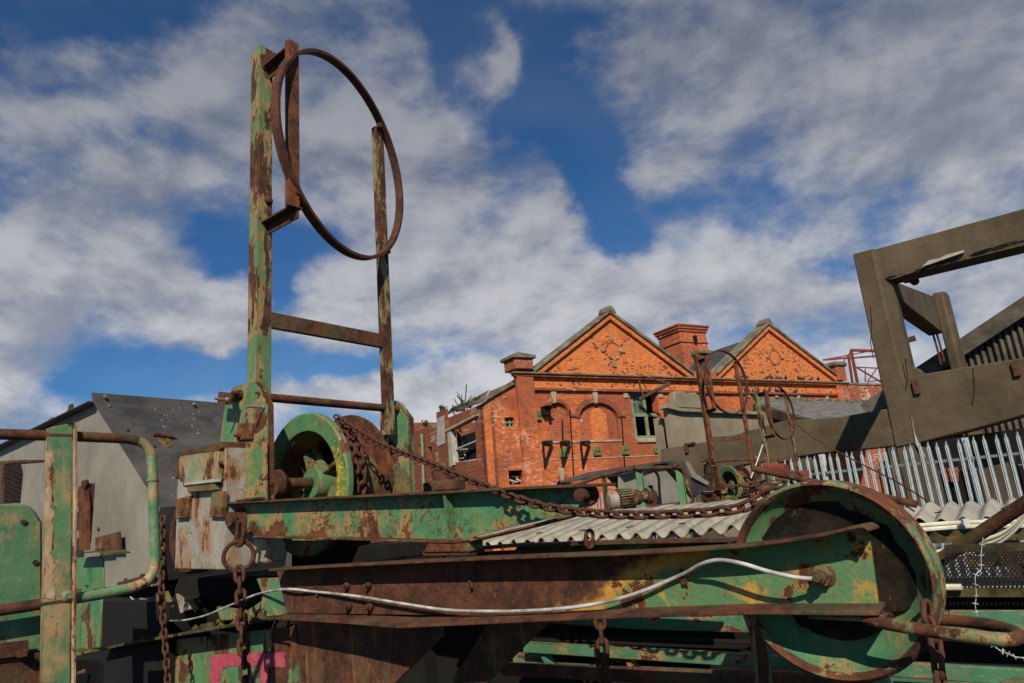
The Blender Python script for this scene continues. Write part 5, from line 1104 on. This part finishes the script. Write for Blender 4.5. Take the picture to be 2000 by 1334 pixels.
mb = MB(); slab(mb, [(272, 1168), (300, 1175), (330, 1250), (290, 1255)], bb+.05, .02); build(mb, 'rear_fin', MT['hopper'], BS)
mb = MB(); slab(mb, [(420, 1185), (480, 1193), (530, 1160), (560, 1190), (545, 1205), (430, 1215)], bb-.02, .04); build(mb, 'corroded_lug', MT['green_mid'], BS, bevel=.01)
bolt(166, 1312, 2.45, .025, .05, BS, MT['green_mid'])
mb = MB(); slab(mb, [(140, 1290), (195, 1290), (205, 1305), (195, 1420), (140, 1420)], 2.5, .04); build(mb, 'side_box', MT['dark'], BS)
GP = empty('gusset_plate', dropz(PB(700, 1300, 2.2)), 'rust streaked triangular gusset plate under the left half of the lower beam', 'gusset')
mb = MB(); slab(mb, [(574, 1205), (700, 1208), (845, 1205), (864, 1228), (863, 1243), (760, 1345), (680, 1430), (582, 1430)], 2.20, .014); build(mb, 'plate', MT['gusset'], GP, bevel=.002)
mb = MB(); slab(mb, [(566, 1225), (576, 1220), (590, 1430), (576, 1430)], 2.19, .03); build(mb, 'edge_strip', MT['green_rust'], GP)
DBR = empty('diagonal_brace', dropz(PB(980, 1280, 2.3)), 'wide rusty diagonal brace plate under the middle of the lower beam', 'brace')
mb = MB(); slab(mb, [(965, 1195), (1092, 1195), (1030, 1255), (950, 1335), (900, 1390), (860, 1430), (885, 1330), (889, 1312), (905, 1295), (925, 1262)], 2.30, .016); build(mb, 'plate', MT['gusset'], DBR, bevel=.002)
# ---------- black boxes added to stand for deep shade behind the machine
CS = empty('shade_boxes', AB(-2.2, 3.2, -1.7), 'added black boxes for the deep shade, with a rusty pedestal, behind and below the lower beam', 'shade filler')
def blackbox(x0, x1, beta, th, ptop, name='shade_box', m=None):
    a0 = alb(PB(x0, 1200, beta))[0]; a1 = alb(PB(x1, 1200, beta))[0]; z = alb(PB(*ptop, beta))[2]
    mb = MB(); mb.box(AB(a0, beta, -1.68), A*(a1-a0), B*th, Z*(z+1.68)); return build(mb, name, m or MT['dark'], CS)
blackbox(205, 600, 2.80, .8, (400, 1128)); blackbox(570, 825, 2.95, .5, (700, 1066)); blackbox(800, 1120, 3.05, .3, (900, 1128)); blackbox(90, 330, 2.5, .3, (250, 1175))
mb = MB(); slab(mb, [(770, 1050), (830, 1048), (832, 1120), (768, 1120)], 3.1, .3); build(mb, 'pedestal', MT['gusset'], CS)
# ---------- conveyor behind right
CV = empty('conveyor_trough', AB(.4, 3.3, -1.7), 'green edged conveyor trough with added black bed running behind the lower beam and wheel', 'conveyor')
def cvbeam(pts, beta, th, name, m, bevel=.003): mb = MB(); slab(mb, pts, beta, th); return build(mb, name, m, CV, bevel=bevel)
cvbeam([(1040, 1180), (1440, 1180), (1462, 1236), (1240, 1229), (1080, 1218), (1060, 1212)], 2.95, .012, 'side_sheet', MT['greenbar'])
cvbeam([(1700, 1192), (2060, 1192), (2060, 1234), (1700, 1230)], 2.95, .012, 'side_sheet', MT['greenbar'])
vs = [PB(x, y, 2.78) for x, y in ((1020, 1254), (1480, 1279), (1790, 1296), (2060, 1311))]
mb = MB(); strip(mb, vs, B*.03, -Z*.048); build(mb, 'edge_angle', MT['greenbar'], CV, bevel=.003)
for k, (dy, dd) in enumerate(((6, .10), (14, .16))):
    mb = MB(); mb.tube([PB(1030, 1236+dy, 2.9), PB(1470, 1250+dy, 2.9)], .012, 8); build(mb, 'belt_bar', MT['dark'], CV)
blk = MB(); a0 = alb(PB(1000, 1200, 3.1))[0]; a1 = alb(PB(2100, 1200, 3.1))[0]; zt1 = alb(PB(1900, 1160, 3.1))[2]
blk.box(AB(a0, 3.1, -1.68), A*(a1-a0), B*.5, Z*(zt1+1.68)); build(blk, 'shade_block', MT['dark'], CV)  # black box added to hide sunlit ground, stands for the shaded void
vs = [PB(x, y, 2.70) for x, y in ((985, 1306), (1200, 1316), (1480, 1328), (1700, 1338))]
mb = MB(); mb.tube(vs, .030, 12); build(mb, 'lower_pipe', MT['rust_b'], CV)
mb = MB(); strip(mb, [PB(x, y, 2.9) for x, y in ((1010, 1296), (1480, 1318), (2060, 1345))], B*.06, -Z*.03); build(mb, 'lower_edge', MT['greenbar'], CV)
for x0 in (1160, 1000):
    mb = MB(); slab(mb, [(x0, 1277), (x0+55, 1280), (x0+80, 1312), (x0+68, 1320), (x0+2, 1316)], 2.84, .05); build(mb, 'bracket', MT['greenbar'] if x0 < 1100 else MT['mossy'], CV, bevel=.004)
    mb = MB(); slab(mb, [(x0+55, 1279), (x0+62, 1279), (x0+82, 1310), (x0+74, 1318)], 2.80, .05); build(mb, 'bracket_flange', MT['greenbar'], CV)
mb = MB(); slab(mb, [(1462, 1222), (1486, 1226), (1512, 1430), (1482, 1430)], 2.50, .05); lg = build(mb, 'leg', MT['green_rust'], CV, bevel=.004)
mb = MB(); slab(mb, [(1474, 1226), (1488, 1230), (1500, 1290), (1500, 1430), (1490, 1430)], 2.49, .01); build(mb, 'leg_edge', MT['rust_b'], lg)
cvbeam([(1700, 1320), (1728, 1316), (1742, 1345), (1760, 1420), (1730, 1420)], 2.6, .05, 'leg', MT['greenbar'])
cvbeam([(1950, 1340), (2060, 1310), (2060, 1380), (1950, 1380)], 2.0, .05, 'front_corner', MT['greenbar'])
# right side clutter
mb = MB(); mb.tube([PD(1790, 1125, 2.9), PD(1832, 1096, 2.85), PD(2060, 945, 2.45)], .026, 12); build(mb, 'diagonal_pipe', MT['rust_b'], label='thick rusty pipe slanting up to the right edge past the big wheel', cat='pipe')
mb = MB()
for i, (dy, r_) in enumerate(((0, .011), (9, .013))): mb.tube(smooth_path([PD(1640, 1040+dy, 3.6), PD(1800, 1026+dy, 3.5), PD(1900, 1020+dy*.9, 3.4), PD(2060, 1018+dy, 3.2)], 5), r_, 8)
CN = empty('conduit_pair', PD(1900, 1030, 3.4), 'pair of straight cream conduits running right under the corrugated roof', 'conduit'); build(mb, 'conduit_run', MT['cream'], CN)
for x in (1885, 1925): mb = MB(); mb.cbox(PD(x, 1019, 3.38), V((.03, 0, 0)), V((0, .02, 0)), Z*.03); build(mb, 'clip', MT['galv'], CN)
BDL = empty('cable_bundle', PD(1900, 1080, 3.0), 'sagging bundle of cream and green cables swinging up to the right edge', 'cable bundle')
for i in range(5):
    o_ = i*2.6; mb = MB(); mb.tube(smooth_path([PD(1740, 1090+o_*.5, 3.2), PD(1840, 1086-o_*1.4+4, 3.1), PD(1900, 1078-o_*1.8, 3.05), PD(1950, 1060-o_*1.5, 3.0), PD(1985, 1032-o_, 2.95), PD(2030, 975-o_, 2.9)], 6), .0075, 8); build(mb, 'cable', MT['cream'] if i % 2 == 0 else MT['greenbar'], BDL)
mb = MB(); mb.tube([PD(1925, 1078, 3.3), PD(2060, 1070, 3.1)], .030, 10); mb.bar(PD(1890, 1100, 3.3), PD(2060, 1082, 3.1), .05, .05); build(mb, 'elbow_pipe', MT['mossy'], label='dull mossy pipe stub at the right edge under the cable bundle', cat='pipe')
# mesh walkway
MW = empty('mesh_walkway', AB(1.2, 3.6, -1.7), 'dark expanded mesh walkway panel at the right edge below the cables', 'walkway')
def mesh_panel(mb, p, u, v, nx, ny, r):
    for i in range(-ny, nx):
        for s0_, s1_ in (((i, 0), (i+ny, ny)), ((i+ny, 0), (i, ny))):
            x0, y0 = s0_; x1, y1 = s1_; 
            t0 = 0; t1 = 1
            def at(t): return (x0+(x1-x0)*t, y0+(y1-y0)*t)
            ts = [t/ny for t in range(ny+1) if -1e-6 <= at(t/ny)[0] <= nx+1e-6]
            if len(ts) > 1:
                a = at(ts[0]); b2 = at(ts[-1]); mb.bar(p+u*(a[0]/nx)+v*(a[1]/ny), p+u*(b2[0]/nx)+v*(b2[1]/ny), r, r)
p = PB(1836, 1146, 3.0); q = PB(2060, 1140, 3.0); u_ = A*((q-p).dot(A))
mb = MB(); mesh_panel(mb, onz(p, p.z), u_, B*.30+Z*.09, 26, 6, .0035); build(mb, 'mesh', MT['dark'], MW)
mb = MB(); mb.box(p-Z*.035, u_, B*.02, Z*.03); mb.box(p+B*.30+Z*.09, u_, B*.02, Z*.03); build(mb, 'frame', MT['mossy'], MW)
mb = MB(); mb.box(p+B*.05-Z*.02, u_*.9, B*.01, Z*.015); mb.tube([p-A*.02-B*.02, p+A*.07-B*.02], .012, 8); build(mb, 'pale_rod', MT['cream'], MW)
# barbed wire
def barbed(name, label, pts):
    r = empty(name, pts[0], label, 'barbed wire'); mb = MB(); pp = smooth_path(pts, 8)
    mb.tube(pp, .0012, 5); build(mb, 'strand', MT['wire'], r)
    for i in range(3, len(pp)-1, 5):
        c = pp[i]; mb = MB(); t = (pp[i+1]-pp[i]).normalized()
        for k in range(2):
            d_ = V((random.uniform(-1, 1), random.uniform(-1, 1), random.uniform(-1, 1))).cross(t).normalized(); mb.tube([c-d_*.009, c+d_*.009], .0008, 4)
        build(mb, 'barb', MT['wire'], r)
barbed('barbed_wire', 'loose strand of barbed wire hanging in front of the mesh walkway', [PD(1920, 1050, 2.2), PD(1916, 1085, 2.2), PD(1916, 1112, 2.2), PD(1905, 1125, 2.2), PD(1907, 1160, 2.2), PD(1905, 1185, 2.2), PD(1912, 1212, 2.2)])
barbed('barbed_wire', 'lower strand of barbed wire trailing off the right edge beneath the rod loop', [PD(1936, 1257, 2.0), PD(1950, 1268, 2.0), PD(1965, 1275, 2.0), PD(1985, 1283, 2.0), PD(2020, 1287, 2.0)])
# mid-ground rust parts
CPN = empty('rusty_capstan', dropz(PD(868, 930, 6.2)), 'squat rusty capstan behind the upper beam in front of the brick wing', 'capstan')
c = PD(868, 958, 6.2); s_ = 6.2/F
mb = MB(); mb.lathe(onz(c, 0), Z, [(30*s_, 0), (30*s_, c.z), (41*s_, c.z), (41*s_, c.z+16*s_), (22*s_, c.z+20*s_), (24*s_, c.z+40*s_), (17*s_, c.z+45*s_), (0, c.z+46*s_)], 32, smooth=False); build(mb, 'body', MT['rust_b'], CPN)
mb = MB(); t = c+Z*(46*s_); mb.lathe(t, Z, [(8*s_, 0), (8*s_, 6*s_), (0, 6*s_)], 16); mb.tube([t+Z*3*s_-V((22*s_, 0, 0)), t+Z*3*s_+V((8*s_, 0, 0))], 3.5*s_, 8); build(mb, 'valve', MT['green_mid'], CPN)
for px, py in ((797, 1016), (905, 950)): pass
mb = MB(); mb.tube([PD(1470, 915, 7.2), PD(1540, 930, 7.0), PD(1620, 948, 6.6), PD(1790, 985, 6.0)], .034, 12); build(mb, 'long_pipe', MT['rust_b'], label='long rusty pipe sloping down behind the top of the big wheel', cat='pipe')
mb = MB(); mb.tube([PD(1494, 914, 8.4), PD(1536, 918, 8.2)], .075, 12); mb.bar(PD(1525, 927, 8.3), PD(1568, 929, 8.0), .2, .10); build(mb, 'red_pipe_stub', MT['redox'], label='short red pipe stub behind the long sloping pipe', cat='pipe')
# sagging wires
mb = MB(); mb.tube(smooth_path([PD(1558, 830, 13), PD(1600, 862, 12.6), PD(1680, 905, 12), PD(1760, 946, 11), PD(1858, 1010, 9)], 8), .013, 5); build(mb, 'sagging_wire', MT['rust'], label='thin dark wire sagging from the right hoop down past the palisade', cat='wire')
mb = MB(); mb.tube([PD(1490, 868, 13), PD(1474, 915, 12.8), PD(1466, 935, 12.6)], .012, 5); build(mb, 'thin_rope', MT['cream'], label='pale thin rope hanging between the two rear hooped ladders', cat='rope')
# ---------- rear copies of winch and hooped frame
bpy.context.view_layer.update()
def place_pair(px, py_drum, depth, rz, sc, lw_, lh_, gl):
    tgt = PD(px, py_drum, depth)                 # where its drum axis should be
    R = Matrix.Rotation(rz, 3, 'Z')
    off = R @ ((DC-WO)*sc); base = V((tgt.x-off.x, tgt.y-off.y, tgt.z-off.z))
    out = []
    for src, lab in ((WI, lw_), (HF, lh_)):
        if lab is None: continue
        c = copy_tree(src); c['label'] = lab; d_ = R @ ((ROOT[src.name]-WO)*sc); c.location = base+d_; c.rotation_euler = (0, 0, rz); c.scale = (sc,)*3
        out.append(c)
    return base, out
b2_, prs = place_pair(1424, 948, 13.2, radians(-33), .80, 'small rusty winch behind the corrugated canopy, left of the two rear ones', 'small all rusty hooped ladder frame, left of the two at the back', None)
for o_ in prs: 
    for ch in children(o_):
        if ch.name.startswith(('side_plate', 'cover_plate')): ch.data = ch.data.copy(); ch.data.materials[0] = MT['gusset']
        if ch.name.startswith('post'): ch.data = ch.data.copy(); ch.data.materials[0] = MT['rust_bar']
b3_, prs3 = place_pair(1535, 975, 14.3, radians(-27), .72, None, 'small hooped ladder frame with a green lower post, right of the two at the back', None)
JC = copy_tree(JB); JC['label'] = 'rusty junction box on the left side of the small rear winch'; R = Matrix.Rotation(radians(-33), 3, 'Z'); JC.location = b2_+R @ ((ROOT[JB.name]-WO)*.80)+V((.1, 0, -.12)); JC.rotation_euler = (0, 0, radians(-33)); JC.scale = (.8,)*3
for ch in children(JC):
    if ch.type == 'MESH': ch.data = ch.data.copy(); ch.data.materials[0] = MT['gusset']
# rear hopper
def rear_hopper():
    r = empty('steel_hopper', dropz(PD(1290, 950, 11.5)), 'small grey hopper with black folded lid behind the rear railing and canopy', 'hopper')
    d1 = RD; n1 = RN; p0 = PD(1290, 950, 11.5)
    def q(x, y, o=0): return PN(x, y, p0+n1*o, n1)
    pts = [q(1209, 931), q(1268, 911), q(1292, 908), q(1330, 945), (q(1350, 975)), q(1352, 1010), q(1208, 1010)]
    mb = MB(); mb.prism(pts, n1*.02); build(mb, 'side_panel', MT['hopper'], r)
    for a, b2, nm in ((0, 1, 'lid'), (1, 2, 'lid'), (2, 4, 'lid')):
        mb = MB(); u = (pts[b2]-pts[a]).normalized(); mb.prism([pts[a]-n1*.12+Z*.02, pts[b2]-n1*.12+Z*.02, pts[b2]+n1*1.4+Z*.02, pts[a]+n1*1.4+Z*.02], Z*.03); build(mb, nm, MT['lid'], r)
    mb = MB(); mb.prism([q(1292, 901, .0), q(1337, 901, .0), q(1370, 935, .0), q(1385, 950, 0), q(1362, 968, 0), q(1330, 940, 0), q(1300, 918, 0)], n1*1.2); build(mb, 'chute', MT['lid'], r)
    mb = MB(); mb.prism([q(1338, 900, -.05), q(1346, 903, -.05), q(1360, 925, -.05), q(1385, 942, -.05), q(1382, 948, -.05), q(1352, 932, -.05)], n1*1.2); build(mb, 'chute_lip', MT['hopper'], r)
    mb = MB(); mb.tube(smooth_path([q(1266, 922, -.3), q(1278, 920, -.3), q(1286, 932, -.3), q(1288, 960, -.3), q(1290, 985, -.3)], 5), .025, 6); build(mb, 'swan_pipe', MT['dark'], r)
    mb = MB(); c = q(1268, 952, -.0); mb.hexa(c, -n1, .04, .05); build(mb, 'rivet', MT['dark'], r)
    mb = MB(); slabp = [q(1262, 966, -.1), q(1283, 960, -.1), q(1285, 985, -.1), q(1264, 988, -.1)]; mb.prism(slabp, n1*.1); build(mb, 'plate', MT['rust'], r)
rear_hopper()
# rear railing
def rear_rail():
    r = empty('handrail', dropz(PD(1250, 960, 9.5)), 'small rear handrail with rusty top tube and green posts behind the canopy', 'handrail')
    def q(x, y): return PD(x, y, 9.2+ (1370-x)*.004)
    mb = MB(); mb.tube(smooth_path([q(1118, 950), q(1175, 930), q(1240, 916), q(1318, 913)], 5), .028, 8); build(mb, 'top_rail', MT['rust_b'], r)
    mb = MB(); mb.tube(smooth_path([q(1318, 913), q(1330, 914), q(1336, 922), q(1344, 950), q(1354, 975), q(1350, 981), q(1335, 983)], 5), .022, 8); build(mb, 'end_bend', MT['green_rust'], r)
    mb = MB(); mb.tube([q(1335, 982), q(1275, 990), q(1240, 995)], .024, 8); build(mb, 'lower_rail', MT['rust_b'], r)
    for x0, y0, x1, w_ in ((1240, 914, 1262, .085), (1318, 912, 1340, .085), (1174, 926, 1188, .05)):
        mb = MB(); a = q(x0, y0); mb.box(dropz(a), V((w_, 0, 0)), V((0, .012, 0)), Z*a.z); mb.box(dropz(a)+V((w_, -.05, 0)), V((.01, 0, 0)), V((0, .06, 0)), Z*a.z); build(mb, 'post', MT['green_mid'] if w_ > .06 else MT['mossy'], r)
    for x0, y0 in ((1240, 912), (1318, 910)): mb = MB(); mb.cbox(q(x0+3, y0), V((.10, 0, 0)), V((0, .06, 0)), Z*.06); build(mb, 'post_cap', MT['rust_b'], r, bevel=.01)
rear_rail()
def motor():
    r = empty('electric_motor', dropz(PD(1215, 975, 8.7)), 'pale green finned electric motor behind the small rear handrail', 'motor')
    s = 8.7/F; c = PD(1195, 978, 8.7); ax = V((.93, .28, .05)).normalized()
    prof = [(0, 0), (16*s, 0), (19*s, 4*s)]
    mb = MB(); mb.lathe(c-ax*3*s, ax, [(0, -6*s), (14*s, -5*s), (19*s, 0), (19*s, 12*s), (17*s, 12*s)], 24); build(mb, 'fan_cowl', MT['box_grey'], r)
    mb = MB(); mb.lathe(c, ax, [(17*s, 8*s), (17*s, 40*s), (20*s, 41*s), (20*s, 45*s), (12*s, 46*s)], 24)
    for k in range(24):
        t = 2*pi*k/24; u = ax.cross(Z).normalized()*cos(t)+ax.cross(ax.cross(Z)).normalized()*sin(t); mb.prism([c+u*17*s+ax*10*s, c+u*20.5*s+ax*10*s, c+u*20.5*s+ax*39*s, c+u*17*s+ax*39*s], u.cross(ax)*s*.9)
    build(mb, 'finned_body', MT['green_rust'], r)
    mb = MB(); mb.lathe(c, ax, [(15*s, 46*s), (15*s, 58*s), (11*s, 62*s), (11*s, 74*s), (16*s, 74*s), (16*s, 82*s), (0, 83*s)], 20); build(mb, 'gearbox', MT['green_rust'], r)
    mb = MB(); mb.cbox(c+ax*26*s+V((0, -14*s, -6*s)), ax*18*s, V((0, 10*s, 0)), Z*12*s); build(mb, 'terminal_box', MT['lid'], r, bevel=.01)
    mb = MB(); mb.box(dropz(c)-V((.1, .1, 0)), V((.55, 0, 0)), V((0, .25, 0)), Z*(c.z-17*s)); build(mb, 'plinth', MT['mossy'], r)
motor()

# tangle of scrap behind the wheel
SC = empty('scrap_heap', dropz(PD(1500, 960, 7.6)), 'tangle of rusty rods and scrap between the small rear winch and big wheel', 'scrap')
random.seed(44)
for i in range(26):
    x = random.uniform(1450, 1575); y = 955+random.uniform(-22, 22)-(x-1450)*.05; dd = random.uniform(7.2, 8.2); c = PD(x, y, dd)
    v = V((random.uniform(-1, 1), random.uniform(-.4, .4), random.uniform(-.35, .35)))*random.uniform(.1, .32); w_ = V((random.uniform(-.1, .1), 0, random.uniform(-.08, .12)))
    mb = MB(); m_ = random.choice((MT['rust'], MT['rust_b'], MT['rust_b'], MT['green_mid'], MT['dark'], MT['cream'] if i % 9 == 0 else MT['rust_o']))
    if i % 3: mb.tube(smooth_path([c-v, c+w_, c+v], 5), random.uniform(.008, .022), 6); build(mb, 'rod', m_, SC)
    else: mb.bar(c-v*.7, c+v*.7, random.uniform(.04, .12), .012); build(mb, 'offcut', m_, SC)
mb = MB(); c = PD(1512, 1000, 7.6); mb.box(dropz(c)-V((.35, .2, 0)), V((.8, 0, 0)), V((0, .4, 0)), Z*(c.z+.05)); build(mb, 'base_block', MT['mossy'], SC)
